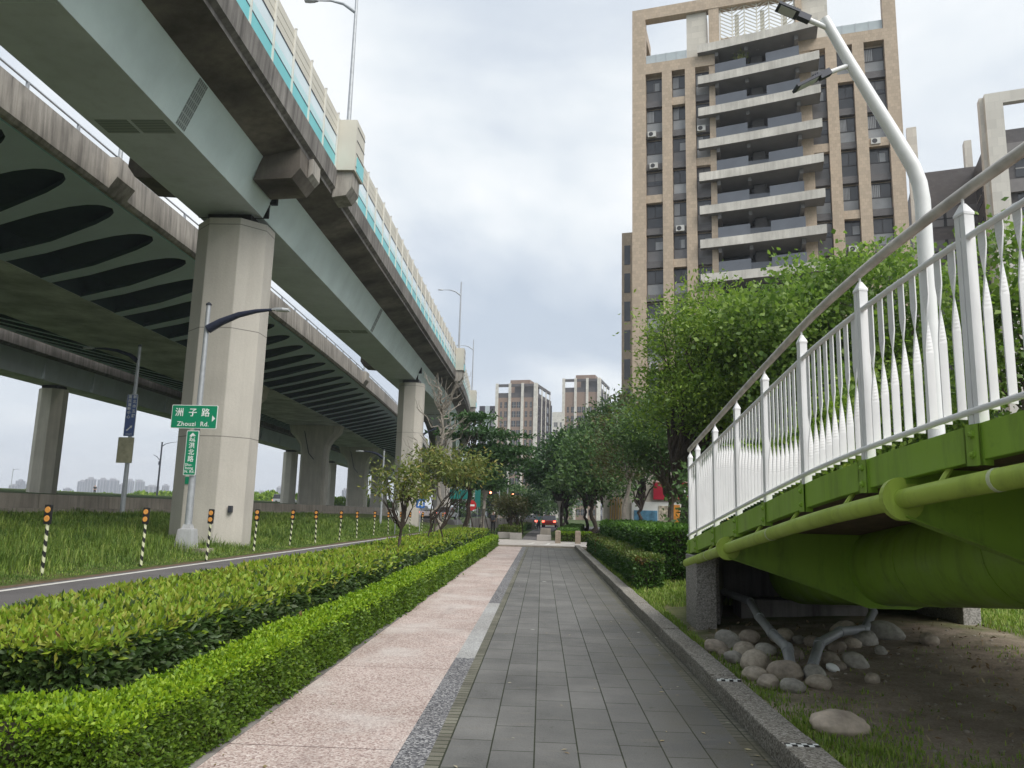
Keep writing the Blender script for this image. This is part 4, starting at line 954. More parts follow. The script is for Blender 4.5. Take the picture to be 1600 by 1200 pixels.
for lab, pts in (('bent grey drain pipe nearer the left cheek wall, reaching over the stones', [(2.75, 12.0, .52), (2.95, 11.3, .46), (2.70, 9.95, .42), (2.58, 9.0, .36), (2.50, 8.2, .33), (2.40, 7.75, .18)]),
                 ('short grey drain pipe nearer the spine tube, ending behind the stones', [(4.83, 11.9, .50), (4.46, 10.85, .42), (3.9, 9.75, .33), (3.45, 9.3, .36), (2.98, 8.65, .32), (2.66, 7.95, .2)])):
    b = MB(); b.tube(pts, 0.052, 14)
    for p in pts[1:-1]:
        pv = Vector(p); q = Vector(pts[pts.index(p) + 1]); d_ = (q - pv).normalized(); b.tube([pv - d_ * 0.02, pv + d_ * 0.09], 0.059, 14)
    tag(b.build('drain_pipe', M['pipe'], None, smooth=True), lab, 'pipe', 'drain pipes under the footbridge')
o = link('litter', stone(0.055, 55, 1.3, 0.9, 0.7, M['sign_white']), None, (2.86, 7.98, 0.19), (0.4, 0.3, 0)); tag(o, 'crumpled white paper lying among the stones', 'litter')
rg_ = np.random.default_rng(21); n = 900
P = np.stack([rg_.uniform(2.0, 6.2, n), rg_.uniform(4.2, 11.5, n), np.zeros(n)], 1); P[:, 2] = [lawn_z(a, c) + .006 for a, c in P[:, :2]]
V, F = leaf_geo(P, np.tile([0, 0, .25], (n, 1)), .05, .45, rg_, fold=.3, spread=.9)
o = link('dry_litter', np_mesh('dry_litter', V, F, leaf_mat('litter_leaf', [(0.10, 0.06, 0.03), (0.22, 0.15, 0.08), (0.30, 0.24, 0.15), (0.16, 0.10, 0.05)], .1))); tag(o, 'dry brown leaf litter over the bare soil below the footbridge', 'leaves', kind='stuff')
gb = MB(); rq = random.Random(8)
for i in range(260):
    x, y = rq.uniform(2.0, 5.4), rq.uniform(4.6, 10.4); q = rq.uniform(.008, .024); z = lawn_z(x, y)
    gb.loft([[(x + q * k * math.cos(a_ + i), y + q * k * math.sin(a_ + i) * .8, z + zz * q) for a_ in (0, 1.2, 2.5, 3.7, 5.0)] for k, zz in ((.8, -.3), (1, .25), (.5, .6))])
tag(gb.build('gravel', M['stone']), 'small gravel bits scattered over the bare soil', 'gravel', kind='stuff')
# ------------------------------------------------------------------ tall white lamp beside the bridge
lp = empty('lamp_post', (6.1, 12.0, 0.3), 0, 'tall white lamp post bent near its top with two flat heads', 'lamp')
pts = [(6.02, 12, 0.0), (6.03, 12, 3.3), (6.05, 12, 6.75), (6.02, 12, 7.05), (5.93, 12, 7.35), (5.62, 12, 7.98), (5.0, 12, 9.2), (4.62, 12, 10.0)]
b = MB(); b.tube([(x - 6.1, y - 12, z - 0.3) for x, y, z in pts], [0.125, 0.12, 0.118, 0.117, 0.115, 0.105, 0.09, 0.08], 18); b.build('pole', M['white_paint'], lp, smooth=True)
for (a, c, d) in (((4.72, 12, 9.8), (4.32, 11.98, 9.98), (3.87, 11.96, 10.18)), ((5.02, 12, 9.15), (4.62, 11.98, 8.98), (4.12, 11.96, 8.70))):
    f = lambda p: (p[0] - 6.1, p[1] - 12, p[2] - 0.3)
    b = MB(); b.tube([f(a), f(c)], 0.042, 10); b.build('arm', M['white_paint'], lp, smooth=True)
    A, D = Vector(f(c)), Vector(f(d)); t_ = (D - A).normalized(); up = Vector((0, 0, 1)); sd_ = t_.cross(up).normalized(); up = sd_.cross(t_)
    b = MB()
    def slab(s0, s1, w, h0, h1, m):
        b.loft([[A + t_ * s + sd_ * q * w + up * h for q, h in ((-1, h0), (1, h0), (1, h1), (-1, h1))] for s in (s0, s1)], m)
    slab(-0.05, 0.16, 0.055, -0.05, 0.06, 0); slab(0.16, (D - A).length + 0.05, 0.115, -0.015, 0.03, 0); slab(0.22, (D - A).length, 0.09, -0.025, -0.0155, 1)
    for i in range(3): slab(0.17 + i * 0.04, 0.19 + i * 0.04, 0.08, 0.03, 0.07, 0)
    b.build('lamp_head', [M['galv_dark'], M['lamp_glass']], lp)
# ------------------------------------------------------------------ beige apartment tower
M['tile'] = None
def tile_mat(name, col, w=0.24, h=0.07, mortar=0.55):
    m, t, b = base_mat(name); p = pos(t, (1, 1, 1), (R(90), 0, 0), obj=True)
    br = N(t, 'ShaderNodeTexBrick'); br.offset = 0.5
    for k, v in (('Scale', 1.0), ('Brick Width', w), ('Row Height', h), ('Mortar Size', 0.008), ('Mortar Smooth', 0.3)): br.inputs[k].default_value = v
    br.inputs['Color1'].default_value = (*mul(col, 0.9), 1); br.inputs['Color2'].default_value = (*mul(col, 1.08), 1); br.inputs['Mortar'].default_value = (*mul(col, mortar), 1)
    t.links.new(p, br.inputs['Vector'])
    c = mixc(t, noise(t, pos(t, (1, 1, 0.2)), 0.5, 5), mixc(t, 1.0, br.outputs[0], (0.88,) * 3, 'MULTIPLY'), br.outputs[0])
    t.links.new(c, b.inputs['Base Color']); b.inputs['Roughness'].default_value = 0.6; b.inputs['Specular IOR Level'].default_value = 0.3
    return m
M['tile'] = tile_mat('beige_tile', (0.50, 0.40, 0.30), 0.30, 0.30, 0.72)
M['grey_tile'] = tile_mat('grey_tile', (0.15, 0.142, 0.142), 0.3, 0.1, 0.8)
M['cream_tile'] = tile_mat('cream_tile', (0.62, 0.58, 0.51), 1.2, 0.6, 0.75)
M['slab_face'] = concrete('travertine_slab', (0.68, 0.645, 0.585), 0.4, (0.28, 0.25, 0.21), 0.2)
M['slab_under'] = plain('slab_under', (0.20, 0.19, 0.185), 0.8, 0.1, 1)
def glass(name, col, rough=0.08, spec=0.6, var=0.3, sc=0.35):
    m = plain(name, col, rough, var, sc, 0.0, spec); return m
M['win_dark'] = glass('window_glass', (0.055, 0.056, 0.06))
M['win_mid'] = glass('window_glass_curtained', (0.13, 0.125, 0.125), 0.3)
M['win_pale'] = glass('window_glass_frosted', (0.27, 0.275, 0.28), 0.25)
M['offw'] = plain('air_conditioner_white', (0.55, 0.54, 0.51), 0.5, 0.1)
M['win_frame'] = plain('window_frame', (0.045, 0.043, 0.045), 0.5, 0.05)
M['bal_glass'] = glass('balcony_glass', (0.13, 0.14, 0.16), 0.12, 0.5, 0.15)
tw = empty('apartment_tower', (7.6, 66, 0), R(-15.5), 'tall beige tiled apartment tower with wide pale balcony slabs', 'building')
BAYS = [(1.22, 2.72), (3.6, 4.78), (5.68, 6.9), (15.42, 16.64), (17.52, 18.78), (19.68, 21.27)]
PIERS = [(0.0, 1.22), (2.72, 3.6), (4.78, 5.68), (6.9, 7.42), (14.48, 15.42), (16.64, 17.52), (18.78, 19.68), (21.27, 22.3)]
FH = 3.07; TOPZ = 41.9
W = MB()
W.box(0.02, 7.2, 0.75, 18, 0, 42.0); W.box(14.7, 22.28, 0.75, 18, 0, 42.0); W.box(7.2, 14.7, 2.3, 17.98, 0, 43.2, 1)
for i, (a, c) in enumerate(PIERS):
    W.box(a, c, 0 if i not in (3, 4) else 0.1, 0.75, 0, 41.9 if i else 48.6)
W.box(1.22, 7.42, 0.004, 0.75, 41.9, 42.95); W.box(14.48, 22.3, 0.002, 0.75, 41.9, 42.95)
W.box(21.27, 22.3, 0.004, 0.75, 42.95, 48.6)
W.box(0.0, 0.9, 6.2, 7.0, 42, 47.5)
bands = {0: (30.3, 15.2, 8.8), 1: (37.2, 24.7, 12.1), 2: (31.3, 18.9, 6.2), 3: (31.9, 19.5, 9.8), 4: (38.0, 25.6, 13.4), 5: (32.0, 19.8, 10.1)}
floors = [41.75 - FH * k for k in range(13)]
for bi, (a, c) in enumerate(BAYS):
    for k, zh in enumerate(floors):
        W.box(a, c, 0.32, 0.748, zh - 0.55 - 2.3 - 0.2, zh - 2.45, 2)
    for z in bands[bi]:
        k = min(range(13), key=lambda q: abs(floors[q] - z)); W.box(a, c, 0.12, 0.747, floors[k] - 0.12, floors[k] + 0.62)
W.box(0, 0.9, 0.75, 6.2, 47.4, 48.598)      # roof frame beams
W.box(1.22, 22.3, 0.006, 0.9, 47.5, 48.6)
W.build('wall', [M['tile'], M['grey_tile'], M['grey_tile']], tw)
for a, c in ((4.95, 6.75), (14.9, 17.0)): MB().box(a, c, 0.35, 3.2, 42.96, 47.49).build('roof_wall', M['cream_tile'], tw)
for a, c in ((6.95, 7.85), (14.35, 14.9)): MB().box(a, c, 0.05, 0.9, 42.96, 47.49).build('roof_pier', M['tile'], tw)
b = MB(); b.box(7.9, 14.3, 3.0, 3.4, 43, 46.3); b.box(8.3, 10.2, 2.9, 2.995, 44.0, 45.1, 1); b.box(11.2, 13.6, 2.9, 2.995, 44.3, 45.5, 1); b.box(17.6, 19.9, 5.5, 9, 43, 47.2); b.build('roof_house', [M['tile'], M['black_paint']], tw)
b = MB()
xs_ = [7.95 + 1.055 * i for i in range(7)]
for x in xs_: b.box(x - 0.05, x + 0.05, 0.3, 0.42, 43.1, 48.2)
for i in range(6):
    x0, x1 = xs_[i] + 0.05, xs_[i + 1] - 0.05
    up = i % 2 == 0
    for j in range(15):
        z = 42.9 + 0.36 * j; za, zb = (z, z + 0.62) if not up else (z + 0.62, z)
        if max(za, zb) > 48.3: continue
        b.add([(x0, 0.33, za), (x1, 0.33, zb), (x1, 0.33, zb + 0.09), (x0, 0.33, za + 0.09), (x0, 0.38, za), (x1, 0.38, zb), (x1, 0.38, zb + 0.09), (x0, 0.38, za + 0.09)], [(0, 1, 2, 3), (7, 6, 5, 4), (0, 4, 5, 1), (1, 5, 6, 2), (2, 6, 7, 3), (3, 7, 4, 0)])
for x in (9.4, 11.6, 13.5): b.box(x - 0.18, x + 0.18, 0.5, 0.8, 43, 46.8)
b.build('roof_screen', M['cream'], tw)
for (x0, x1) in ((1.25, 4.94), (17.05, 21.25)):
    b = MB(); b.box(x0, x1, 0.25, 0.28, 42.96, 43.9)
    n_ = int((x1 - x0) / 0.9)
    for i in range(n_ + 1): q = x0 + (x1 - x0) * i / n_; b.box(q - 0.025 if i else q, q + 0.025 if i < n_ else q, 0.22, 0.249, 42.96, 43.95, 1)
    b.build('roof_railing', [M['teal_pale'], M['galv']], tw)
M['rail_glass'] = plain('rail_glass', (0.45, 0.5, 0.52), 0.15, 0.05)
for o in tw.children:
    if o.name.startswith('roof_railing'): o.data.materials[0] = M['rail_glass']
# windows: one part each, meshes shared by bay width and variant
rw = random.Random(4); wcache = {}
def window_mesh(w, var):
    b = MB(); h = 2.3
    b.box(0.03, w - 0.03, 0.02, 0.03, 0.03, h - 0.03, 1)                       # upper glazing
    b.box(0.03, w - 0.03, 0.0, 0.018, 0.03, 1.02, 2)                            # lower fixed pane
    if var == 1: b.box(w * 0.5, w - 0.06, 0.008, 0.019, 1.12, 1.85, 3)
    if var == 2: b.box(w * 0.45, w * 0.8, 0.008, 0.019, 1.12, 1.9, 3)
    if var == 3:
        for i in range(5): b.box(0.08 + i * w * 0.085, 0.08 + i * w * 0.085 + w * 0.06, 0.006, 0.019, 1.12, h - 0.1, 3 if i % 2 else 2)
    if var == 4: b.box(0.06, w - 0.06, 0.008, 0.019, 1.5, h - 0.08, 2)
    for (x0, x1, z0, z1) in ((0, w, 0, 0.05), (0, w, h - 0.06, h), (0, 0.05, 0.05, h - 0.06), (w - 0.05, w, 0.05, h - 0.06), (0.05, w - 0.05, 1.02, 1.1), (w * 0.48, w * 0.48 + 0.05, 1.1, h - 0.06)):
        b.box(x0, x1, -0.03, 0.0295, z0, z1, 0)
    return b.mesh('window', [M['win_frame'], M['win_dark'], M['win_dark'] if var == 5 else M['win_mid'] if var not in (0, 3) else M['win_pale'], M['win_pale']])
for bi, (a, c) in enumerate(BAYS):
    for k, zh in enumerate(floors):
        var = rw.choice([0, 0, 1, 2, 3, 3, 4, 5]); key = (round(c - a, 2), var)
        if key not in wcache: wcache[key] = window_mesh(c - a, var)
        link('window', wcache[key], tw, (a, 0.60, zh - 2.45))
# air conditioners standing on some spandrels
ab = MB(); ab.box(0, 0.72, -0.3, 0, 0, 0.52); ab.tube([(0.28, -0.301, 0.26), (0.28, -0.312, 0.26)], 0.2, 16, 1); abm = ab.mesh('air_conditioner', [M['offw'], M['win_frame']])
for bi, (a, c) in enumerate(BAYS):
    for k, zh in enumerate(floors):
        if rw.random() < 0.2: link('air_conditioner', abm, tw, (a + rw.uniform(0.1, 0.35), 0.315, zh - 3.0))
# balconies
slab_z = [43.3 - FH * k for k in range(13)]
for k, z in enumerate(slab_z):
    b = MB()
    n_ = 12
    fr_ = [(5.95 + 10.05 * i / n_, -0.55 - 1.35 * (i / n_) ** 1.25) for i in range(n_ + 1)]
    top = [(x, y) for x, y in fr_]; 
    b.prism(top + [(16.0, 0.0), (14.6, 0.0), (14.6, 2.29), (7.3, 2.29), (7.3, 0.0), (5.95, 0.0)], 'z', z - 0.37, z + 0.40)
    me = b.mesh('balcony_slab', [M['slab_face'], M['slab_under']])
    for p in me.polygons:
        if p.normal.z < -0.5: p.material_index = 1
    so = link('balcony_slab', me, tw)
    b = MB(); b.box(7.45, 7.75, -0.3, 2.2, z - 0.80, z - 0.372); b.box(14.15, 14.45, -1.0, 2.2, z - 0.80, z - 0.372); b.box(10.0, 10.3, -0.4, 2.2, z - 0.75, z - 0.371); b.build('bracket', M['slab_under'], so)
    if k:
        yf = lambda x: -0.35 - 1.35 * ((x - 5.95) / 10.05) ** 1.25
        b = MB(); g0 = z + 0.40
        for (x0, x1) in ((7.45, 10.1), (11.75, 14.45)):
            b.add([(x0, yf(x0), g0), (x1, yf(x1), g0), (x1, yf(x1), g0 + 1.0), (x0, yf(x0), g0 + 1.0), (x0, yf(x0) + 0.03, g0), (x1, yf(x1) + 0.03, g0), (x1, yf(x1) + 0.03, g0 + 1.0), (x0, yf(x0) + 0.03, g0 + 1.0)], [(0, 1, 2, 3), (7, 6, 5, 4), (0, 4, 5, 1), (1, 5, 6, 2), (2, 6, 7, 3), (3, 7, 4, 0)])
        b.box(9.9, 11.9, 0.2, 0.26, g0, g0 + 0.95)
        b.build('balcony_railing', M['bal_glass'], so)
        b = MB(); b.box(7.6, 10.2, 2.2, 2.29, g0, g0 + 2.2, 0); b.box(10.5, 11.5, 1.2, 2.29, g0, g0 + 2.2, 1); b.box(11.8, 14.4, 2.2, 2.29, g0, g0 + 2.2, 0); b.build('balcony_door', [M['win_dark'], M['grey_tile']], so)
# balcony plant
pr = np.random.default_rng(3); Pp = pr.normal(0, 1, (120, 3)) * np.array([0.28, 0.2, 0.35]); Vp, Fp = leaf_geo(Pp, Pp + np.array([0, 0, .5]), 0.30, 0.25, pr)
ta = R(-15.5)
def tw2w(x, y, z): return (7.6 + x * math.cos(ta) - y * math.sin(ta), 66 + x * math.sin(ta) + y * math.cos(ta), z)
r = empty('balcony_plant', tw2w(9.7, -0.3, 40.65), 0, 'bushy potted plant on the topmost balcony of the beige tower', 'plant')
link('foliage', np_mesh('foliage', Vp * np.array([1, 1, 1]) + np.array([0, 0, 1.25]), Fp, L['olive']), r)
b = MB(); b.tube([(0, 0, 0), (0, 0, .45)], [.18, .24], 12); b.tube([(0, 0, .4), (.03, 0, 1.2)], .03, 6); b.build('pot', M['bark_mid'], r)
# lower storeys: cream wall, shop front with a red sign
b = MB(); b.box(-2.2, 22, -1.5, 0.0, 0, 5.6); b.build('podium', M['cream_tile'], tw)
sh = empty('shop_front', tw2w(4.2, -1.55, 0), R(-15.5), 'ground floor shop with a red sign band at the foot of the tower', 'shop')
b = MB(); b.box(-2.2, 5, -0.25, 0, 3.0, 4.4); b.build('sign_band', plain('shop_red', (0.42, 0.025, 0.05), 0.4, 0.05), sh)
b = MB(); b.box(-4.0, 0.0, -0.08, 0, 0.4, 2.8, 0); b.box(-3.8, -1.9, -0.12, -0.081, 0.7, 2.1, 1); b.box(-1.8, -0.9, -0.12, -0.081, 0.6, 2.5, 2); b.box(-0.7, -0.1, -0.14, -0.081, 0.2, 2.6, 3); b.build('poster_wall', [M['sign_white'], plain('poster_blue', (0.10, 0.25, 0.38), 0.4, 0.5, 2), plain('poster_mix', (0.5, 0.45, 0.35), 0.4, 0.6, 4), plain('poster_orange', (0.6, 0.25, 0.04), 0.4, 0.3, 5)], sh)
b = MB(); b.box(0.1, 3.0, -0.06, 0, 0.1, 2.8, 0); b.box(3.1, 5.0, -0.07, 0, 0.1, 2.8, 1); b.build('entrance', [M['black_paint'], plain('shop_yellow', (0.55, 0.50, 0.22), 0.4, 0.5, 3)], sh)
b = MB()
for i in range(5): b.box(-5.8 + 0.22 * i, -5.74 + 0.22 * i, -0.1, 0, 1.2, 3.0 + 0.2 * math.sin(math.pi * i / 4))
b.build('window_grille', plain('brass', (0.45, 0.28, 0.06), 0.4, 0.1, 3, 0.3), sh)
b = MB(); b.box(0.2, 0.8, -0.3, -0.251, 3.35, 4.0); b.box(1.0, 1.5, -0.3, -0.251, 3.3, 4.05); b.box(1.7, 2.3, -0.3, -0.251, 3.4, 3.95); b.box(3.2, 4.4, -0.3, -0.251, 3.45, 3.9); b.build('sign_lettering', M['sign_white'], sh)
# wing seen at the far edge
wg = empty('apartment_wing', tw2w(-2.0, 12, 0), R(-15.5), 'lower beige wing peeping out behind the edge of the beige tower', 'building')
b = MB(); b.box(-1.0, 6, 0, 12, 0, 31.3); b.build('wall', M['tile'], wg)
for k in range(9):
    b = MB(); b.box(-0.72, -0.1, -0.05, -0.001, 1.2, 3.3); link('window', b.mesh('window', M['win_dark']), wg, (0, 0, 2 + FH * k))
# ------------------------------------------------------------------ dark buildings with white frames on the far side
def block(name, label, x, y, rz, w, d, h, mats, nf, bays, frame, zb=1.2, fh=3.2, top=None, cat='building', group=None):
    r = empty(name, (x, y, 0), rz, label, cat, group)
    b = MB(); b.box(0, w, 0, d, 0, h); b.build('wall', mats[0], r)
    if frame:
        b = MB()
        for (a, c) in frame['piers']: b.box(a, c, -frame['d'], 0.0 if a > 0 else -0.001, 0, h + frame['up'])
        if frame.get('beam'): b.box(frame['piers'][0][1], frame['piers'][-1][0], -frame['d'], -0.002, h + frame['up'] - frame['beam'], h + frame['up'] - 0.003)
        for (a, c) in frame.get('side', []): b.box(-frame['d'], -0.001, a, c, 0, h + frame['up'])
        for (a, c) in frame.get('rside', []): b.box(w + 0.001, w + 0.16, a, c, 0, h + frame['up'])
        b.build('frame', mats[1], r)
    for (a, c, s) in bays:
        me = MB(); hh_ = 1.9
        if s == 'f': me.box(a, c, -0.06, -0.001, 0, hh_); me.box(a + (c - a) * .45, a + (c - a) * .55, -0.09, -0.061, 0, hh_, 1); me.box(a, c, -0.09, -0.061, 0.7, 0.8, 1)
        elif s == 'r': me.box(w + 0.001, w + 0.06, a, c, 0, hh_); me.box(w + 0.061, w + 0.09, a, c, 0.7, 0.8, 1)
        else: me.box(-0.06, -0.001, a, c, 0, hh_); me.box(-0.09, -0.061, a, c, 0.7, 0.8, 1)
        m_ = me.mesh('window', [mats[2], mats[3]])
        for k in range(nf): link('window', m_, r, (0, 0, zb + fh * k))
    return r
M['charcoal'] = tile_mat('charcoal_tile', (0.13, 0.12, 0.12), 0.4, 0.2, 0.85)
M['offwhite'] = tile_mat('offwhite_tile', (0.66, 0.63, 0.57), 0.8, 0.8, 0.8)
M['brick'] = tile_mat('brown_tile', (0.31, 0.225, 0.175), 0.3, 0.1, 0.85)
M['plum'] = tile_mat('dark_plum_tile', (0.05, 0.042, 0.05), 0.3, 0.1, 0.85)
M['mullion'] = plain('pale_mullion', (0.35, 0.34, 0.33), 0.5, 0.05)
block('white_framed_building', 'dark grey building with a white portal frame beyond the beige tower', 37.2, 62.0, R(-20), 17, 9, 34.4, [M['charcoal'], M['offwhite'], M['win_dark'], M['mullion']], 9,
      [(1.6, 4.4, 'f'), (5.6, 8.4, 'f'), (9.6, 12.4, 'f'), (2.0, 4.2, 'l'), (5.0, 7.2, 'l')], dict(piers=[(-0.3, 1.0), (15.7, 17.0)], d=0.6, up=3.2, beam=1.0, side=[(0.0, 0.9), (8.0, 9.0)]), zb=4.5)
wf = [o for o in bpy.data.objects if o.name == 'white_framed_building'][0]
for k in range(10):
    b = MB(); b.box(1.02, 15.68, -0.45, -0.1, 3.1 + 3.2 * k, 4.2 + 3.2 * k); b.build('floor_band', plain('band_grey', (0.22, 0.205, 0.20), 0.7, 0.1) if k == 0 else bpy.data.materials['band_grey'], wf)
block('dark_apartment_block', 'dark grey block with a white fin, between tower and white frame', 35.2, 71.0, R(-20), 9.5, 8, 34.8, [M['charcoal'], M['offwhite'], M['win_mid'], M['black_paint']], 9,
      [(1.0, 3.6, 'f'), (4.4, 6.6, 'f')], dict(piers=[(-0.5, 0.35)], d=0.5, up=4.6), zb=3.6)
tf = dict(piers=[(0, 0.9), (4.3, 5.1), (8.6, 9.4), (12.7, 13.6)], d=0.5, up=0.0, rside=[(0.0, 0.9), (6.0, 6.8), (11.5, 12.3), (17.0, 17.8)])
for nm, x, y, lab, wdt, hh in (('twin_tower', -15.6, 244, 'brown high rise with white ribs nearer the viaduct', 13.6, 38.0), ('twin_tower', 6.0, 252, 'brown high rise with white ribs nearer the beige tower', 12.6, 41.5)):
    f = dict(tf); f['piers'] = [(0, 0.9), (wdt * .32, wdt * .32 + .8), (wdt * .63, wdt * .63 + .8), (wdt - 0.9, wdt)]
    t_ = block(nm, lab, x, y, R(-14), wdt, 21, hh, [M['brick'], M['offwhite'], M['win_dark'], M['win_pale']], 12,
          [(1.6, 2.2, 'f'), (3.0, 3.9, 'f'), (wdt * .40, wdt * .50, 'f'), (wdt * .52, wdt * .61, 'f'), (wdt * .72, wdt * .78, 'f'), (wdt * .84, wdt * .89, 'f'), (2.0, 4.2, 'r'), (8.0, 10.2, 'r'), (13.5, 15.7, 'r')], dict(f, up=4.6), zb=1.5, fh=3.02)
    b = MB(); b.box(wdt + 0.0005, wdt + 0.03, 0.0, 21, 0, hh + 0.2); b.build('side_wall', M['plum'], t_)  # plum tile, deepened further so this side reads as shaded
    b = MB(); b.box(0.05, wdt - 0.05, 0.3, 20, hh + 0.01, hh + 1.6); b.box(0.9, wdt - 0.9, -0.2, 0.3, hh + 3.5, hh + 4.4); b.box(wdt - .3, wdt + 0.2, 0.9, 18, hh + 3.5, hh + 4.4); b.box(3.6, 10.2, 4, 12, hh + 1.61, hh + 6.4, 1); b.box(6.0, wdt - 0.2, 1.0, 4, hh + 1.61, hh + 3.8, 0); b.build('crown_frame', [M['charcoal'], M['brick']], t_)
block('grey_building', 'small grey glass fronted block left of the twin high rises', -25.5, 300, R(-10), 8.5, 10, 43.0, [M['plum'], M['rail_glass'], M['win_pale'], M['mullion']], 12, [(1.0, 3.6, 'f'), (5.0, 7.5, 'f')], dict(piers=[(2.4, 4.2)], d=0.4, up=0.0), zb=3)
block('pale_building', 'pale grey block showing between the twin high rises', 3.5, 325, R(-10), 6, 10, 44.5, [M['offwhite'], M['offwhite'], M['win_mid'], M['mullion']], 12, [(0.8, 2.4, 'f'), (3.4, 5.0, 'f')], None, zb=3)
# ------------------------------------------------------------------ lamps and signs on the left
def text_mesh(body, size, cx=0.0, cz=0.0, align='CENTER', space=1.0, bold=0.0):
    cu = bpy.data.curves.new('lettering', 'FONT'); cu.body = body; cu.size = size; cu.align_x = align; cu.align_y = 'CENTER'; cu.resolution_u = 3
    cu.space_character = space; cu.offset = bold
    o = bpy.data.objects.new('lettering', cu); C.objects.link(o)
    dg = bpy.context.evaluated_depsgraph_get(); me = bpy.data.meshes.new_from_object(o.evaluated_get(dg))
    bpy.data.objects.remove(o); bpy.data.curves.remove(cu)
    for v in me.vertices: v.co = Vector((v.co.x + cx, 0, v.co.y + cz))
    return me
def joined_text(name, items, m, parent, y):
    bm = bmesh.new()
    for it in items:
        me = text_mesh(*it[0], **it[1]) if isinstance(it, tuple) else it
        bm.from_mesh(me); bpy.data.meshes.remove(me)
    me = bpy.data.meshes.new(name); bm.to_mesh(me); bm.free(); me.materials.clear(); me.materials.append(m)
    for p in me.polygons: p.material_index = 0
    return link(name, me, parent, (0, y, 0))
def poly_mesh(pts):
    me = bpy.data.meshes.new('mark'); me.from_pydata([(x, 0, z) for x, z in pts], [], [tuple(range(len(pts)))]); return me
def rrect(w, h, r, n=5):
    out = []
    for cx, cz, a0 in ((w / 2 - r, h / 2 - r, 0), (-w / 2 + r, h / 2 - r, 90), (-w / 2 + r, -h / 2 + r, 180), (w / 2 - r, -h / 2 + r, 270)):
        for i in range(n + 1): a = R(a0 + 90 * i / n); out.append((cx + r * math.cos(a), cz + r * math.sin(a)))
    return out
def board(name, label, loc, w, h, face, rim, cat='road sign', group=None, rim_w=0.02, rz=0.0):
    r = empty(name, loc, rz, label, cat, group)
    b = MB(); b.prism(rrect(w, h, 0.035), 'y', -0.012, 0.012); b.build('panel', rim, r)
    b = MB(); b.prism(rrect(w - 2 * rim_w, h - 2 * rim_w, 0.028), 'y', -0.016, -0.0125); b.build('face', face, r)
    b = MB()
    for z in (-h * 0.3, h * 0.3): b.box(-0.11, 0.11, 0.0125, 0.05, z - 0.025, z + 0.025)
    b.build('clamp', M['galv'], r)
    return r
SX, SY, SZ = -11.77, 25.57, 0.06
def street_lamp(name, label, x, y, z0, h, r0, r1, arm, base=True, mats=None, group=None, arm_z=None, rz=0.0, armr=0.07, cap=True):
    """arm: list of (dx, dz) from the pole, head at its end"""
    mats = mats or [M['galv'], M['navy']]
    r = empty(name, (x, y, z0), rz, label, 'lamp', group)
    b = MB(); b.tube([(0, 0, 0.0), (0, 0, h * 0.5), (0, 0, h)], [r0, (r0 + r1) / 2, r1], 14)
    b.build('pole', mats[0], r, smooth=True)
    if cap: b = MB(); b.tube([(0, 0, h), (0, 0, h + 0.05), (0, 0, h + 0.11)], [r1 * 1.25, r1 * 1.3, r1 * 0.5], 12); b.build('cap', M['galv_dark'], r, smooth=True)
    n = len(arm); b = MB(); b.tube([(dx, 0, dz) for dx, dz in arm], [armr * (1 - 0.72 * i / (n - 1)) for i in range(n)], 10); b.build('arm', mats[1], r, smooth=True)
    ex, ez = arm[-1]; s = 1 if ex > 0 else -1
    b = MB(); hd = [(0, 0.06, 0.03), (0.15, 0.10, 0.06), (0.4, 0.14, 0.06), (0.62, 0.10, 0.03)]
    b.loft([[(ex + s * t, q * w, ez + zz) for q, zz in ((-1, -0.02), (1, -0.02), (0.8, hh), (-0.8, hh))] for t, w, hh in hd], 0)
    b.loft([[(ex + s * t, q * w * 0.8, ez + zz) for q, zz in ((-1, -0.05), (1, -0.05), (1, -0.021), (-1, -0.021))] for t, w, hh in hd[1:]], 1)
    b.build('lamp_head', [mats[0], M['lamp_glass']], r)
    if base: 
        b = MB(); b.loft([[(a * k, c * k, z) for a, c in ((-.27, -.27), (.27, -.27), (.27, .27), (-.27, .27))] for z, k in ((0.0, 1.05), (0.55, 0.88), (0.62, 0.84), (0.64, 0.55), (0.78, 0.42))]); b.build('base', concrete('lamp_base', (0.42, 0.43, 0.44), 0.5, (0.22, 0.21, 0.2), 0.1), r)
    return r
sl = street_lamp('street_lamp', 'grey street lamp carrying two green road signs on the verge', SX, SY, SZ + 0.12, 8.3, 0.125, 0.075, [(0.05, 7.45), (0.5, 7.72), (1.1, 7.98), (1.7, 8.12), (2.25, 8.18)], armr=0.16)
b = MB(); b.prism([(-0.42, -0.4), (0.85, -0.4), (0.75, 0.45), (-0.42, 0.45)], 'z', -0.35, 0.0); b.build('plinth', M['conc_wall'], sl)
s1 = board('street_sign', 'wide green street sign naming a road with white lettering', (SX - 0.06, SY - 0.16, 4.54), 1.58, 0.80, M['sign_green'], M['sign_white'], 'street sign')
joined_text('lettering', [(('洲', 0.30, -0.52, 0.13), dict(bold=0.004)), (('子', 0.30, -0.06, 0.13), dict(bold=0.004)), (('路', 0.30, 0.38, 0.13), dict(bold=0.004)), (('Zhouzi  Rd.', 0.215, -0.02, -0.25), dict(bold=0.003, space=1.08)), poly_mesh([(0.62, 0.06), (0.62, -0.16), (0.73, -0.05)])], M['sign_white'], s1, -0.0185)
s2 = board('street_sign', 'narrow upright green street sign below the wide green one', (SX - 0.05, SY - 0.16, 3.32), 0.42, 1.50, M['sign_green'], M['sign_white'], 'street sign')
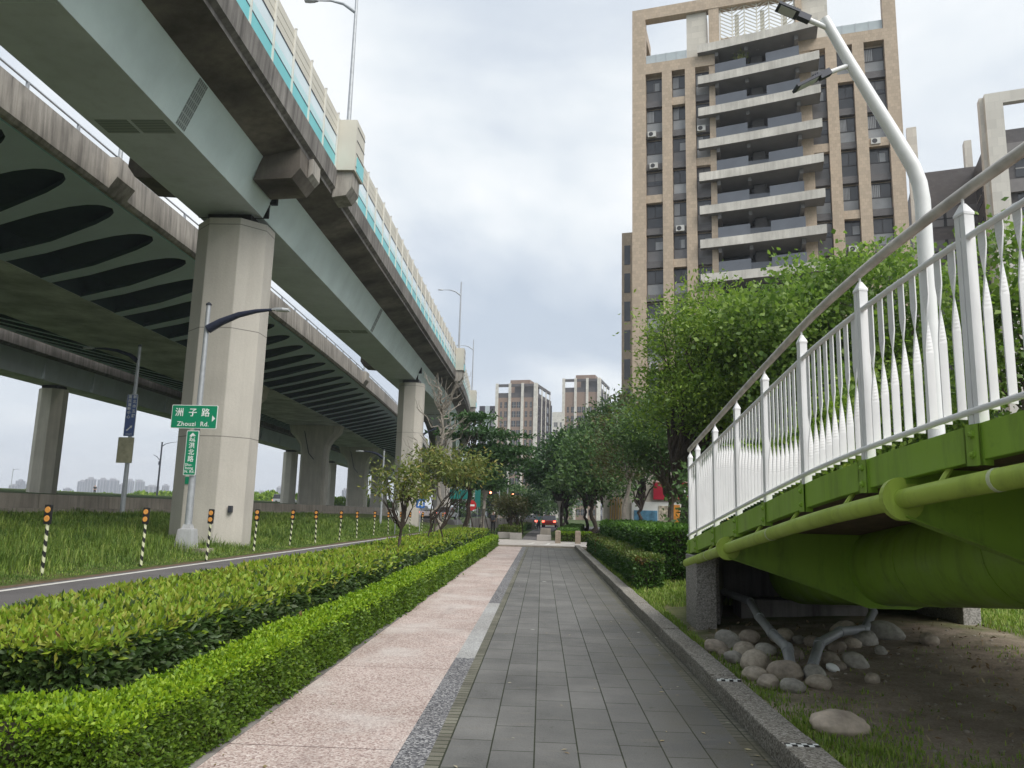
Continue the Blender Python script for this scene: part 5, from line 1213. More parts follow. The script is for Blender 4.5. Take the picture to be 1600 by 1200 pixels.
joined_text('lettering', [poly_mesh([(-0.11, 0.57), (0.11, 0.57), (0.0, 0.68)])] + [((ch, 0.215, 0.0, 0.46 - 0.225 * i), dict(bold=0.003)) for i, ch in enumerate('疏洪北路')] + [(('Shu-', 0.13, -0.05, -0.40), dict(bold=0.002, space=1.05)), (('hong', 0.13, -0.02, -0.51), dict(bold=0.002, space=1.05)), (('N. Rd.', 0.125, 0.0, -0.63), dict(bold=0.002, space=1.05))], M['sign_white'], s2, -0.0185)
PX, PY = -22.0, 40.0
sl2 = street_lamp('street_lamp', 'grey street lamp carrying a blue sign and a blank board, before the flood wall', PX, PY, 0.9, 9.1, 0.13, 0.08, [(-0.05, 8.3), (-0.5, 8.62), (-1.2, 8.85), (-1.9, 8.95), (-2.5, 8.97)], base=False, armr=0.14, group=None)
s3 = board('direction_sign', 'narrow upright blue direction sign with white lettering and arrow', (PX + 0.0, PY - 0.17, 6.22), 0.58, 2.24, M['sign_blue'], M['sign_white'], 'road sign', rim_w=0.015)
joined_text('lettering', [((ch, 0.20, 0.14, 0.98 - 0.255 * i), dict(bold=0.003)) for i, ch in enumerate('新北市五股')] + [((ch, 0.20, -0.12, 0.98 - 0.215 * i), dict(bold=0.003)) for i, ch in enumerate('國民運動中心')]
            + [poly_mesh([(-0.17, -0.80), (-0.11, -0.86), (0.07, -0.66), (0.11, -0.70), (0.15, -0.55), (0.0, -0.57), (0.04, -0.61)]), (('400公尺', 0.10, 0.0, -1.01), {})], M['sign_white'], s3, -0.0185)
s4 = board('blank_board', 'worn blank yellowish board below the blue direction sign', (PX - 0.1, PY - 0.17, 4.36), 0.86, 1.36, M['sign_yellow'], M['galv'], 'road sign', rim_w=0.012)
# lamps on the viaducts
vl = street_lamp('viaduct_lamp', 'tall lamp on the nearest viaduct, rising out of the frame', -9.0, 31.7, 18.4, 7.2, 0.10, 0.06, [(-0.02, 5.75), (-0.6, 6.17), (-1.2, 6.33), (-1.8, 6.33)], base=False, armr=0.09, mats=[M['galv'], M['galv']], group='lamps along the nearest viaduct', cap=False)
for y, lab in ((78.2, 'lamp on the nearest viaduct above the second pier'), (105.0, 'small lamp on the nearest viaduct left of the twin high rises')):
    c = copy_tree(vl); c.location = (-9.0 + bend_main(y), y, 18.4 + drop_main(y)); c['label'] = lab
ml = street_lamp('viaduct_lamp', 'lamp on the parapet of the slotted viaduct, closer one', -17.95, 29.5, 15.5, 9.0, 0.09, 0.06, [(-0.02, 8.2), (-0.8, 8.6), (-1.8, 8.7)], base=False, mats=[M['galv'], M['galv']], group='lamps along the middle viaduct', cap=False)
c = copy_tree(ml); c.location = (-17.95 + bend_mid(77.5), 77.5, 15.5); c['label'] = 'lamp on the parapet of the slotted viaduct, farther one left of the second pier'
fl = street_lamp('street_lamp', 'slim black lamp with a curved arm on the levee between sign and pier', -61.7, 122, 2.2, 9.2, 0.16, 0.12, [(0.05, 8.6), (0.6, 9.0), (1.5, 9.25), (2.8, 9.4)], base=False, mats=[M['galv_dark'], M['galv_dark']])
b = MB(); b.tube([(0, 0, 6.2), (-0.6, 0, 6.9), (-1.2, 0, 7.2)], 0.05, 6); b.box(-0.25, 0.0, -0.1, 0.1, 5.6, 6.2); b.build('bracket_lamp', M['galv_dark'], fl)
street_lamp('street_lamp', 'thin pale lamp on the levee at the far left edge', -176, 250, 2.3, 9.4, 0.14, 0.10, [(0.05, 9.2), (1.0, 9.5), (2.2, 9.4)], base=False)
street_lamp('street_lamp', 'thin pale lamp on the levee just right of the blank board', -134, 250, 2.3, 7.0, 0.14, 0.10, [(0.05, 6.7), (1.0, 7.0), (2.2, 6.9)], base=False)
street_lamp('street_lamp', 'grey lamp behind the second beige pier under the slotted viaduct', -11.8, 71.5, 0.3, 9.3, 0.11, 0.08, [(0.05, 8.0), (0.7, 8.5), (1.6, 8.9), (2.6, 9.0)], base=False, armr=0.13)
street_lamp('street_lamp', 'grey lamp before the second beige pier with a leftward arm', -12.5, 60, 0.3, 5.9, 0.10, 0.07, [(-0.05, 5.3), (-0.5, 5.6), (-1.0, 5.75), (-1.6, 5.8)], base=False, armr=0.13)
# ------------------------------------------------------------------ striped reflector posts
def stripe_mat():
    m, t, b = base_mat('striped_post'); p = pos(t, obj=True); s = N(t, 'ShaderNodeSeparateXYZ'); t.links.new(p, s.inputs[0])
    a = N(t, 'ShaderNodeMath', operation='MULTIPLY_ADD'); t.links.new(s.outputs['X'], a.inputs[0]); a.inputs[1].default_value = 1.3; t.links.new(s.outputs['Z'], a.inputs[2])
    q = N(t, 'ShaderNodeMath', operation='PINGPONG'); t.links.new(a.outputs[0], q.inputs[0]); q.inputs[1].default_value = 0.115
    l = N(t, 'ShaderNodeMath', operation='GREATER_THAN'); t.links.new(q.outputs[0], l.inputs[0]); l.inputs[1].default_value = 0.0575
    t.links.new(mixc(t, l.outputs[0], (0.02, 0.02, 0.02), (0.62, 0.64, 0.42)), b.inputs['Base Color']); b.inputs['Roughness'].default_value = 0.4; return m
dl = empty('marker_post', (0, 0, 0), 0, 'x', 'marker post', 'striped reflector posts along the verge')
b = MB(); b.tube([(0, 0, -0.1), (0, 0, 1.12)], 0.036, 14); b.build('post', stripe_mat(), dl, smooth=True)
b = MB(); b.prism(rrect(0.155, 0.42, 0.02), 'y', -0.03, 0.03); bo_ = b.build('reflector_panel', M['black_paint'], dl); bo_.location = (0, -0.012, 1.28)
for z in (0.10, -0.09):
    b = MB(); b.tube([(0, -0.0305, z), (0, -0.040, z)], [0.068, 0.064], 20); b.build('reflector', M['amber'], bo_)
DL = [(-10.78, 16.65), (-10.31, 19.92), (-9.79, 22.65), (-10.3, 27.75), (-10.58, 32.57), (-10.29, 35.3), (-10.12, 38.8), (-10.1, 42.4), (-10.15, 46.9), (-9.95, 50.3), (-9.85, 54.2), (-9.7, 57.0), (-9.5, 61.5), (-9.35, 66.5), (-9.2, 72)]
for i, (x, y) in enumerate(DL):
    o = dl if i == 0 else copy_tree(dl); o.location = (x, y, verge_z(x, y)); o.rotation_euler = (R(random.Random(i).uniform(-2, 2)), R(random.Random(i + 50).uniform(-1.5, 3)), R(-8))
    o['label'] = 'striped post with two amber reflectors, %s along the verge from the near end' % ORD[i]
# ------------------------------------------------------------------ people
M['skin'] = plain('skin', (0.42, 0.26, 0.19), 0.6, 0.05); M['hair'] = plain('hair', (0.015, 0.012, 0.01), 0.6, 0.1)
def person(label, x, y, z, h, rz, top, legs, pose, arms='down'):
    r = empty('person', (x, y, z), rz, label, 'person'); s = h / 1.7
    def skin(nm, joints, edges, mat_, root=0):
        me = bpy.data.meshes.new(nm); me.from_pydata([Vector(j[0]) * s for j in joints], edges, []); o = link(nm, me, r)
        md = o.modifiers.new('skin', 'SKIN'); md.use_smooth_shade = True
        for i, j in enumerate(joints):
            me.skin_vertices[0].data[i].radius = (j[1] * s, (j[2] if len(j) > 2 else j[1]) * s); me.skin_vertices[0].data[i].use_root = (i == root)
        sb = o.modifiers.new('sub', 'SUBSURF'); sb.levels = sb.render_levels = 1
        me.materials.append(mat_); return o
    st = pose  # stride in metres, front/back
    J = [((0, 0, .95), .10, .08), ((0, 0, 1.15), .10, .08), ((0, 0, 1.38), .12, .08), ((0, 0, 1.48), .06), ((0, 0.01, 1.60), .085, .10), ((0, 0.01, 1.69), .06, .07),
         ((.19, 0, 1.36), .06), ((.25, .02, 1.10), .045), ((.25, -.08, .86), .033), ((-.19, 0, 1.36), .06), ((-.25, .02, 1.10), .045), ((-.25, -.08, .86), .033),
         ((.09, 0, .86), .09), ((.10, -st * .5, .48), .062), ((.10, st * -.1 + st * .9, .08), .045), ((.10, st * .8 - .12, .04), .04),
         ((-.09, 0, .86), .09), ((-.10, st * .3, .48), .062), ((-.10, -st * .8, .08), .045), ((-.10, -st * .8 - .12, .04), .04)]
    E_ = [(0, 1), (1, 2), (2, 3), (3, 4), (4, 5), (2, 6), (6, 7), (7, 8), (2, 9), (9, 10), (10, 11), (0, 12), (12, 13), (13, 14), (14, 15), (0, 16), (16, 17), (17, 18), (18, 19)]
    skin('body', J, E_, M['skin'])
    skin('top', [((0, 0, .92), .15, .12), ((0, 0, 1.15), .15, .12), ((0, 0, 1.38), .19, .14), ((0, 0, 1.46), .09), ((.2, 0, 1.36), .075), ((.255, .02, 1.10), .06), ((-.2, 0, 1.36), .075), ((-.255, .02, 1.10), .06)], [(0, 1), (1, 2), (2, 3), (2, 4), (4, 5), (2, 6), (6, 7)], top)
    skin('trousers', [((0, 0, .97), .145, .12), ((.09, 0, .86), .105), ((.10, -st * .5, .48), .078), ((.10, st * .8, .10), .06), ((-.09, 0, .86), .105), ((-.10, st * .3, .48), .078), ((-.10, -st * .8, .10), .06)], [(0, 1), (1, 2), (2, 3), (0, 4), (4, 5), (5, 6)], legs)
    skin('hair', [((0, 0.03, 1.63), .092, .10), ((0, 0.02, 1.70), .07)], [(0, 1)], M['hair'])
    b = MB()
    for sx in (.10, -.10):
        yy = (st * .8 if sx > 0 else -st * .8); b.loft([[(sx * s + q * w, (yy - t) * s, zz) for q, zz in ((-1, 0), (1, 0), (.7, hh), (-.7, hh))] for t, w, hh in ((-.07, .04, .09), (.05, .045, .09), (.18, .035, .05))])
    b.build('shoes', M['black_paint'], r); return r
person('person in a light blue top and dark trousers walking down the far path', -0.33, 82, 0.0, 1.62, R(180), plain('shirt_blue', (0.22, 0.38, 0.42), 0.8), plain('trousers_dark', (0.02, 0.022, 0.03), 0.8), 0.12)
pb_ = person('person in dark clothes with a backpack standing by the staked tree', -4.0, 63.9, 0.0, 1.72, R(170), plain('jacket_dark', (0.03, 0.032, 0.04), 0.8), M['black_paint'], 0.05)
b = MB(); b.box(-.15, .15, .10, .26, 1.0, 1.42); b.build('backpack', plain('backpack_grey', (0.07, 0.075, 0.09), 0.8), pb_, bevel=0.04)
person('person in dark clothes walking behind the flood wall in the distance', -74.9, 127, 2.76, 1.7, R(60), plain('coat_dark', (0.035, 0.04, 0.035), 0.8), M['black_paint'], 0.10)
# ------------------------------------------------------------------ cars, lights and signs on the far street
def car(name, label, x, y, z, rz, paint, kind=0):
    r = empty(name, (x, y, z), rz, label, 'car')
    b = MB(); Lg, Wd = (4.4, 1.76) if kind == 0 else (4.6, 1.85)
    H1, H2 = (0.86, 1.45) if kind == 0 else (1.0, 1.85)
    prof = [(-Lg / 2, .35), (-Lg / 2 + .05, .70), (-Lg / 2 + .35, H1 - .05), (-.9, H1), (1.6, H1 + .04), (Lg / 2 - .05, H1 - .02), (Lg / 2, .6), (Lg / 2 - .03, .32)]
    b.loft([[(t * w, yy, zz) for yy, zz in prof] for t, w in ((-1, Wd / 2 - .06), (-.9, Wd / 2), (.9, Wd / 2), (1, Wd / 2 - .06))]); b.build('body', paint, r, bevel=0.05)
    cab = [(-.95, H1 - .02), (-.25, H2), (1.2, H2), (1.95, H1)] if kind == 0 else [(-1.2, H1 - .02), (-.6, H2), (2.1, H2), (2.25, H1)]
    b = MB(); b.loft([[(xx * k, yy, zz) for (yy, zz), k in zip(cab, (1.0, .82, .82, 1.0))] for xx in (-Wd / 2 + .05, Wd / 2 - .05)]); b.build('cabin', [M['win_dark']], r)
    b = MB(); b.box(-Wd / 2 * .78, Wd / 2 * .78, cab[1][0], cab[2][0], H2 - .03, H2 + .02); b.build('roof', paint, r)
    for sx in (-1, 1):
        for yy in (-1.35, 1.35):
            b = MB(); b.tube([(sx * (Wd / 2 - .2), yy, .32), (sx * (Wd / 2 + .01), yy, .32)], .32, 18); w_ = b.build('wheel', M['black_paint'], r)
            b = MB(); b.tube([(sx * (Wd / 2 + .011), yy, .32), (sx * (Wd / 2 + .02), yy, .32)], .19, 14); b.build('rim', M['galv'], w_)
        b = MB(); b.box(sx * (Wd / 2 - .2) - .14, sx * (Wd / 2 - .2) + .14, Lg / 2 - .03, Lg / 2 + .015, .62, .80); b.build('tail_light', M['tail'], r)
        b = MB(); b.box(sx * (Wd / 2 - .25) - .16, sx * (Wd / 2 - .25) + .16, -Lg / 2 - .015, -Lg / 2 + .1, .55, .70); b.build('headlight', M['lamp_glass'], r)
    return r
M['tail'] = emit('tail_light', (1.0, 0.10, 0.06), 2.5)
wp = plain('car_white', (0.62, 0.62, 0.63), 0.3, 0.03); sp_ = plain('car_silver', (0.38, 0.39, 0.40), 0.3, 0.03, metal=.3); rp = plain('car_red', (0.40, 0.05, 0.04), 0.3, 0.03)
car('parked_car', 'white car with red tail lights beside the blue sign', -14.4, 92, 0.75, R(165), wp)
car('parked_car', 'silver car with red tail lights behind the two leaning trunks', -11.6, 94, 0.65, R(170), sp_)
car('parked_car', 'white car with red tail lights at the end of the path', -1.3, 98, 0.0, R(178), wp)
car('parked_car', 'red car with glowing tail lights right of the far walker', 1.0, 97, 0.0, R(176), rp)
car('parked_van', 'white van behind the flood wall beyond the nearest pier', -50.3, 150, 2.2, R(70), wp, 1)
rs = MB(); rs.prism([(-40, -0.1), (-9.9, -0.1), (-10.2, 0.62), (-40, 0.9)], 'y', 89.5, 98); tag(rs.build('street_ramp', M['asphalt']), kind='structure')
def traffic_light(label, x, y, z):
    r = empty('traffic_light', (x, y, 0), 0, label, 'traffic light', 'signals over the far street')
    b = MB(); b.tube([(0.9, 0, 0), (0.9, 0, z + 0.3)], 0.07, 8); b.tube([(0.9, 0, z), (0, 0, z)], 0.05, 8); b.build('pole', M['galv'], r)
    b = MB(); b.box(-.55, .55, -.1, .1, z - .2, z + .2); hb = b.build('housing', M['black_paint'], r)
    b = MB(); b.tube([(-.35, -.101, z), (-.35, -.14, z)], .14, 14); b.build('red_lamp', emit('red_signal', (1.0, 0.16, 0.08), 6.0), hb)
    return r
traffic_light('red traffic signal beside the dark tiered tree', -7.0, 110, 4.4); traffic_light('red traffic signal above the multi stemmed young trees', -3.8, 110, 4.2)
def post_sign(name, label, x, y, zc, shape, w, h, mat_, mark, z0=0.0):
    r = empty(name, (x, y, z0), 0, label, 'road sign'); zc -= z0
    b = MB(); b.tube([(0, 0.06, -0.1), (0, 0.06, zc + h / 2)], 0.035, 8); b.build('post', M['galv'], r)
    b = MB()
    if shape == 'round': b.tube([(0, -.015, zc), (0, .015, zc)], w / 2, 28); 
    else: b.prism([(a, c + zc) for a, c in rrect(w, h, .05)], 'y', -.015, .015)
    b.build('panel', mat_, r)
    if mark: joined_text('symbol', [poly_mesh([(a, c + zc) for a, c in p]) for p in mark], M['sign_white'], r, -.0165)
    return r
post_sign('blue_sign', 'small square blue road sign on a post with a concrete foot', -9.44, 60, 2.15, 'sq', .66, .66, plain('sign_bright_blue', (0.02, 0.13, 0.45), .4), [[(-.22, -.2), (-.1, -.2), (-.02, .18), (-.12, .18)], [(.04, -.2), (.22, -.2), (.22, -.06), (.04, -.06)], [(.06, 0.0), (.2, 0.0), (.2, .2), (.06, .2)]], 0.1)
post_sign('round_sign', 'round red road sign behind the dark tree trunk', -6.42, 70, 2.2, 'round', 0.95, .95, plain('sign_red', (0.5, 0.03, 0.03), .4), [[(-.32, -.08), (.32, -.08), (.32, .08), (-.32, .08)]])
post_sign('green_sign', 'wide teal road sign half hidden behind the thin trees', -9.2, 85, 3.5, 'sq', 2.0, 1.0, plain('sign_teal', (0.02, 0.25, 0.22), .4), None, 0.3)
post_sign('green_sign', 'narrow upright teal road sign right of the dark trunk', -7.1, 85, 3.1, 'sq', .6, 1.9, M['sign_teal'] if 'sign_teal' in M else bpy.data.materials['sign_teal'], None)
post_sign('speed_sign', 'small round white sign low on a marker between the striped posts', -9.75, 51.5, 1.35, 'round', 0.5, .5, M['sign_white'], None)
street_lamp('street_lamp', 'slim pale lamp post on the far street left of the young trees', -4.5, 100, 0, 5.6, 0.1, 0.08, [(-.05, 5.4), (-.5, 5.6), (-.9, 5.65)], base=False)
# garden lamp, planters, bollards
r = empty('garden_lamp', (1.27, 57.9, 0), 0, 'short grey garden lamp with a funnel head beside the far path', 'lamp')
b = MB(); b.tube([(0, 0, 0), (0, 0, 2.2)], [.07, .06], 12); b.build('pole', M['apron'], r)
b = MB(); b.tube([(0, 0, 2.15), (0, 0, 2.45), (0, 0, 2.55), (0, 0, 2.58)], [.09, .16, .2, .2], 16); b.build('lamp_head', M['apron'], r)
def planter(label, x, y, w, d, h, hl, mats, seed):
    r = empty('planter', (x, y, 0.0), 0, label, 'planter'); b = MB(); b.box(-w / 2, w / 2, -d / 2, d / 2, 0, h); b.build('box', M['apron'], r, bevel=.02)
    rg_ = np.random.default_rng(seed); P = np.stack([rg_.uniform(-w / 2 + .05, w / 2 - .05, 900), rg_.uniform(-d / 2 + .05, d / 2 - .05, 900), h + rg_.uniform(0, hl, 900)], 1); V, F = leaf_geo(P, np.tile([0, 0, 1.0], (900, 1)), .13, .5, rg_)
    link('plants', np_mesh('plants', V, F, mats), r); return r
planter('low grey planter box nearest the hedge end, filled with shrubs', -2.4, 50, .8, 0.7, .40, .35, L['hedge_low'], 1)
planter('low grey planter box beside the far path entrance', -1.62, 49, .75, .6, .40, .35, L['hedge_low'], 2)
b = MB(); b.box(-.43, .43, -.3, .3, 0, .34); r = empty('stone_seat', (0.14, 46.9, 0.03), 0, 'pale concrete seat block behind the white road markings', 'seat'); b.build('block', M['apron'], r, bevel=.03)
b = MB(); b.prism([(-.3, .0), (.45, .0), (.40, .72), (-.2, .72)], 'y', .62, .9); b.build('back', M['conc_wall'], r, bevel=.03)
for i, (x, lab) in enumerate(((0.9, 'square granite bollard between the seat block and the tall hedge'), (2.0, 'square granite bollard right beside the tall hedge'))):
    r = empty('bollard', (x, 43.4, 0.03), 0, lab, 'bollard', 'granite bollards at the crossing'); b = MB(); b.box(-.15, .15, -.15, .15, 0, .62); b.loft([[(-.15, -.15, .62), (.15, -.15, .62), (.15, .15, .62), (-.15, .15, .62)], [(-.11, -.11, .7), (.11, -.11, .7), (.11, .11, .7), (-.11, .11, .7)]]); b.build('block', plain('bollard_granite', (0.27, 0.22, 0.17), 0.9, .2, 8, fine=.2), r)
hedge('far_hedge', 'small lime hedge in a bed behind the granite bollards', [(0.85, 46.3), (2.9, 46.5)], 0.9, 0.62, .05, .55, [L['lime_top'], L['lime_side'], M['twig']], 31, 1500, near=20, bumps=.05, top_share=.2)
hedge('far_hedge', 'dark shrub border left of the far path', [(-2.3, 51.5), (-2.5, 62), (-2.2, 76), (-1.4, 90)], 1.3, 0.65, .06, .5, [L['hedge_low'], L['hedge_right_side'], M['twig']], 32, 900, near=20, bumps=.06)
hedge('far_hedge', 'dark shrub border right of the far path under the trees', [(1.7, 50), (2.2, 62), (3.6, 80)], 1.4, 0.65, .06, .5, [L['hedge_right'], L['hedge_right_side'], M['twig']], 33, 900, near=20, bumps=.06)
r = empty('retaining_wall', (-10, 76, 0), 0, 'low grey wall along the bend of the bike road', 'wall'); b = MB(); b.box(2.4, 9.2, 8, 8.4, -.1, 1.0); b.build('wall', M['conc_dark'], r)
# ------------------------------------------------------------------ hazy city beyond the river
sky_ = [(-832, 1210, 60, 24, 0), (-800, 1190, 30, 20, 0), (-772, 1200, 22, 30, 0), (-752, 1195, 16, 42, 1)]
cb = random.Random(9)
CITY = []
for px, wpx, top in [(6, 14, 756), (14, 10, 749), (27, 8, 754), (35, 7, 742), (92, 10, 762), (115, 12, 750), (128, 14, 746), (148, 14, 747), (164, 18, 748), (182, 12, 755), (192, 11, 749), (208, 13, 750), (228, 22, 758), (250, 10, 757), (404, 14, 767), (412, 10, 768), (433, 12, 760), (444, 12, 757), (536, 9, 764), (548, 8, 766)]:
    CITY.append((px, wpx, top))
M['city'] = plain('city_block', (0.33, 0.32, 0.33), 0.9, 0.15, 0.05); M['city_win'] = plain('city_window_bands', (0.16, 0.165, 0.18), 0.6, 0.1, 0.05)
for i, (px, wpx, top) in enumerate(CITY):
    Y = 1150 + 60 * (i % 3); dxr = lambda q: (q - 844) / 1200.0 * Y
    x0, x1 = dxr(px - wpx / 2), dxr(px + wpx / 2); hz = 803 - (847 - px) * 0.0262
    h = 1.6 + (hz - top) / 1200.0 * Y * 1.02
    r = empty('city_block', ((x0 + x1) / 2, Y, 0), R(20), 'hazy grey apartment block on the far skyline, %s counted from the left' % ORD[i], 'building', 'hazy apartment blocks across the river')
    w = (x1 - x0) / 2 * 0.9; b = MB(); b.box(-w, w, -9, 9, 0, h * 0.93); b.box(-w * .5, w * .5, -5, 5, h * 0.93, h); b.build('wall', M['city'], r)
    b = MB(); nb_ = 3
    for k in range(nb_):
        xa = -w + 2 * w * (k + 0.22) / nb_; b.box(xa, xa + 2 * w / nb_ * 0.56, -9.15, -9.01, 6, h * 0.9)
    b.build('window_band', M['city_win'], r)
rng = np.random.default_rng(40)
# far-off wood on the levee: one mass
P = []; 
for cx, wd, hh in [(-92, 10, 2.0), (-122, 12, 1.6), (-99, 8, 1.5), (-74, 8, 2.6), (-83, 7, 2.4), (-66, 8, 2.8), (-108, 8, 1.2), (-58, 10, 2.2), (-45, 10, 2.0)]:
    n = 2000; q = rng.normal(0, 1, (n, 3)); q /= np.linalg.norm(q, axis=1, keepdims=True); q *= rng.uniform(0.75, 1.0, (n, 1))
    q = q * np.array([wd, 6, hh]) ; q[:, 2] = np.abs(q[:, 2]) + 2.0; q[:, 2] += 0.4 * np.sin(q[:, 0] * 1.1) ; P.append(q + np.array([cx, 185 + rng.uniform(-8, 8), 0]))
P = np.concatenate(P); V, F = leaf_geo(P, np.tile([0, -.4, .8], (len(P), 1)), .75, .7, rng)
o = link('riverside_wood', np_mesh('riverside_wood', V, F, L['mid'])); tag(o, 'distant green wood along the levee below the hazy skyline', 'trees', kind='stuff')
# ------------------------------------------------------------------ trees
# in the broad hedge
tree('hedge_tree', 'thin yellowish young tree in the broad hedge, nearer one', -3.13, 17.3, [(-.05, 0, 2.3, .62, .5, .38), (.32, 0, 2.05, .34, .35, .25), (-.42, 0, 2.0, .30, .3, .25)], 1.2, .05, .12, .36, 1250, L['olive'], M['bark'], 101, clumps=34, crad=.15, limbs=18, shell=.5, droop=.5)
tree('hedge_tree', 'thin olive leaved tree in the broad hedge, farther one', -3.15, 23.6, [(0.55, 0, 3.0, 1.15, .9, .65), (-.2, 0, 2.9, .7, .7, .55)], 1.2, .055, .14, .36, 2600, L['olive'], M['bark'], 102, clumps=54, crad=.24, limbs=14, stems=2, shell=.5, droop=.5)
# leafless tree
def bare(tb, rng):
    for k in range(26):
        z = 3.0 + 5.0 * (k / 26); a = rng.uniform(0, 6.28); ln = 1.9 * (1 - 0.45 * k / 26); e = np.array([math.cos(a) * ln, math.sin(a) * ln * .8, z + ln * .55])
        st = np.array([0, 0, z - 0.3]); pts = limb(tb, st, e, .05, .012, rng, 5, .25, 5, -.06)
        for q in range(3):
            p0 = np.array(pts[2 + q]); a2 = a + rng.uniform(-.9, .9); limb(tb, p0, p0 + np.array([math.cos(a2) * .5, math.sin(a2) * .5, rng.uniform(.3, .8)]), .016, .006, rng, 3, .3, 4)
    limb(tb, (0, 0, 3), (0.15, 0, 7.0), .10, .05, rng, 6, .06, 8)
    for k in range(14):
        a = rng.uniform(0, 6.28); pts = limb(tb, (0.12, 0, 6.0 + k * .07), (0.12 + math.cos(a) * .75, math.sin(a) * .75, 7.6 + rng.uniform(0, .9)), .035, .008, rng, 5, .2, 4, -.1)
def staked(root, n=3, h=1.5, s=.55):
    for k in range(n):
        a = 2.1 * k + .4; b = MB(); b.tube([(math.cos(a) * s, math.sin(a) * s, -.1), (math.cos(a) * .1, math.sin(a) * .1, h)], .035, 7); b.build('stake', M['bark'], root)
t_ = tree('bare_tree', 'leafless pale barked tree with upright twigs, staked beside the bike road', -5.15, 38.0, [(0, 0, 5, .3, .3, 1)], 3.0, .15, .1, .4, 0, L['olive'], M['bark_pale'], 103, clumps=4, limbs=1, extra=bare); staked(t_)
tc_ = [(.2, 0, 7.4, 1.7, 1.6, .3), (.7, 0, 6.4, 2.7, 2.2, .3), (1.5, 0, 5.5, 2.9, 2.4, .35), (2.0, 0, 4.9, 2.4, 1.2, .25), (.2, 0, 4.3, 2.6, 2.3, .4), (.5, 0, 3.5, 2.4, 2.0, .5)]
t_ = tree('tiered_tree', 'dark tiered tree with flat layered branches by the bike road', -4.55, 48, tc_, 3.0, .19, .26, .45, 11000, L['dark'], M['bark'], 104, clumps=120, crad=.46, limbs=36, shell=.3, flat=.26); staked(t_)
t_ = tree('staked_tree', 'small dark tree on stakes behind the standing person', -4.7, 62.5, [(0, 0, 5.4, 1.7, 1.6, 1.3)], 2.6, .2, .24, .45, 4000, L['dark'], M['bark_pale'], 105, clumps=50, crad=.5); staked(t_)
for i, (x, y, h, lab) in enumerate(((-2.3, 58, 2.9, 'multi stemmed young tree at the end of the hedges'), (-1.75, 64, 3.1, 'multi stemmed young tree left of the far walker'), (-2.8, 70, 3.1, 'multi stemmed young tree before the traffic signal'))):
    tree('young_tree', lab, x, y, [(0, 0, h * .72, 1.1, 1.0, h * .27)], h * .32, .1, .2, .42, 2600, L['brownish'] if i != 1 else L['green'], M['bark'], 110 + i, clumps=40, crad=.35, stems=3, limbs=14, shell=.4)
# row of dark park trees beyond the tall hedge
PT = [(1.6, 62, 5.4, 2.9, 2.6, 2.6, 'dark', 'dark rounded park tree right behind the garden lamp'), (3.6, 56, 5.2, 2.8, 2.6, 2.7, 'green', 'dense green park tree left of the pale leaning trunk'), (1.7, 74, 6.2, 3.0, 3.0, 3.0, 'dark', 'dark park tree leaning over the far path'),
      (5.6, 70, 8.5, 3.0, 3.0, 4.0, 'green', 'tall airy park tree rising against the farther high rise'), (4.4, 80, 8.6, 2.3, 2.3, 3.4, 'green', 'tall thin park tree right of the farther high rise'), (2.6, 84, 6.6, 3.4, 3.0, 3.2, 'dark', 'dark park tree deep in the shade behind the others'), (7.6, 60, 7.6, 3.2, 3.0, 3.6, 'green', 'broad green park tree beneath the beige tower')]
for i, (x, y, zc, rx, ry, rz, lm, lab) in enumerate(PT):
    tree('park_tree', lab, x, y, [(0, 0, zc, rx, ry, rz * .8), (rx * .35, 0, zc - rz * .35, rx * .7, ry * .8, rz * .5), (-rx * .4, 0, zc - rz * .3, rx * .7, ry * .8, rz * .5), (0, 0, zc + rz * .55, rx * .6, ry * .6, rz * .45)], 2.2, .2, .30, .5, 7500 if y < 66 else 6000, L[lm], M['bark'], 120 + i, clumps=90, crad=.6, limbs=20, shell=.45)
tree('leaning_tree', 'brownish tree with a pale leaning trunk behind the tall hedge', 4.3, 45, [(.6, 0, 6.2, 1.6, 1.5, 2.3), (.2, 0, 4.6, 1.5, 1.4, 1.1)], 3.6, .17, .2, .45, 5200, L['brownish'], M['bark_pale'], 130, lean=(0.75, 0), clumps=60, crad=.45)
# big tree over the hedge, trunk leaning left
tree('feathery_tree', 'big light green tree with a dark leaning trunk behind the hedge', 5.2, 26.5, [(1.1, 0, 8.1, 3.0, 2.6, 1.6), (-.5, 0, 7.0, 2.2, 2.2, 1.5), (2.8, 0.5, 7.7, 2.3, 2.2, 1.6), (.4, 0, 5.6, 2.7, 2.2, 1.2), (2.2, 0, 5.2, 2.4, 2.0, 1.3)], 3.3, .19, .16, .40, 42000, L['mid'], M['bark'], 140, lean=(-0.75, 0), clumps=150, crad=.46, limbs=30, shell=.4)
tree('forked_tree', 'forked tree with a grey trunk in front of the red shop sign', 5.6, 34, [(0, 0, 5.4, 2.4, 2.2, 1.6), (-1.4, 0, 4.6, 1.4, 1.6, 1.2), (.8, 0, 3.9, 1.4, 1.5, .6)], 2.3, .19, .17, .42, 13000, L['green'], M['bark_mid'], 141, clumps=90, crad=.45, limbs=22, shell=.4)
tree('maple_tree', 'bright green maple leaved tree below the lowest balconies', 8.6, 23.5, [(-.6, 0, 7.5, 2.4, 2.2, 1.5), (.9, 0, 8.4, 2.2, 2.2, 1.7), (2.4, 0, 8.8, 1.9, 2.0, 1.5), (.4, 0, 5.4, 2.8, 2.4, 1.4), (2.6, 0, 6.0, 2.2, 2.0, 1.6)], 2.6, .17, .16, .75, 30000, L['fresh'], M['bark_mid'], 142, clumps=120, crad=.5, limbs=24, shell=.45)
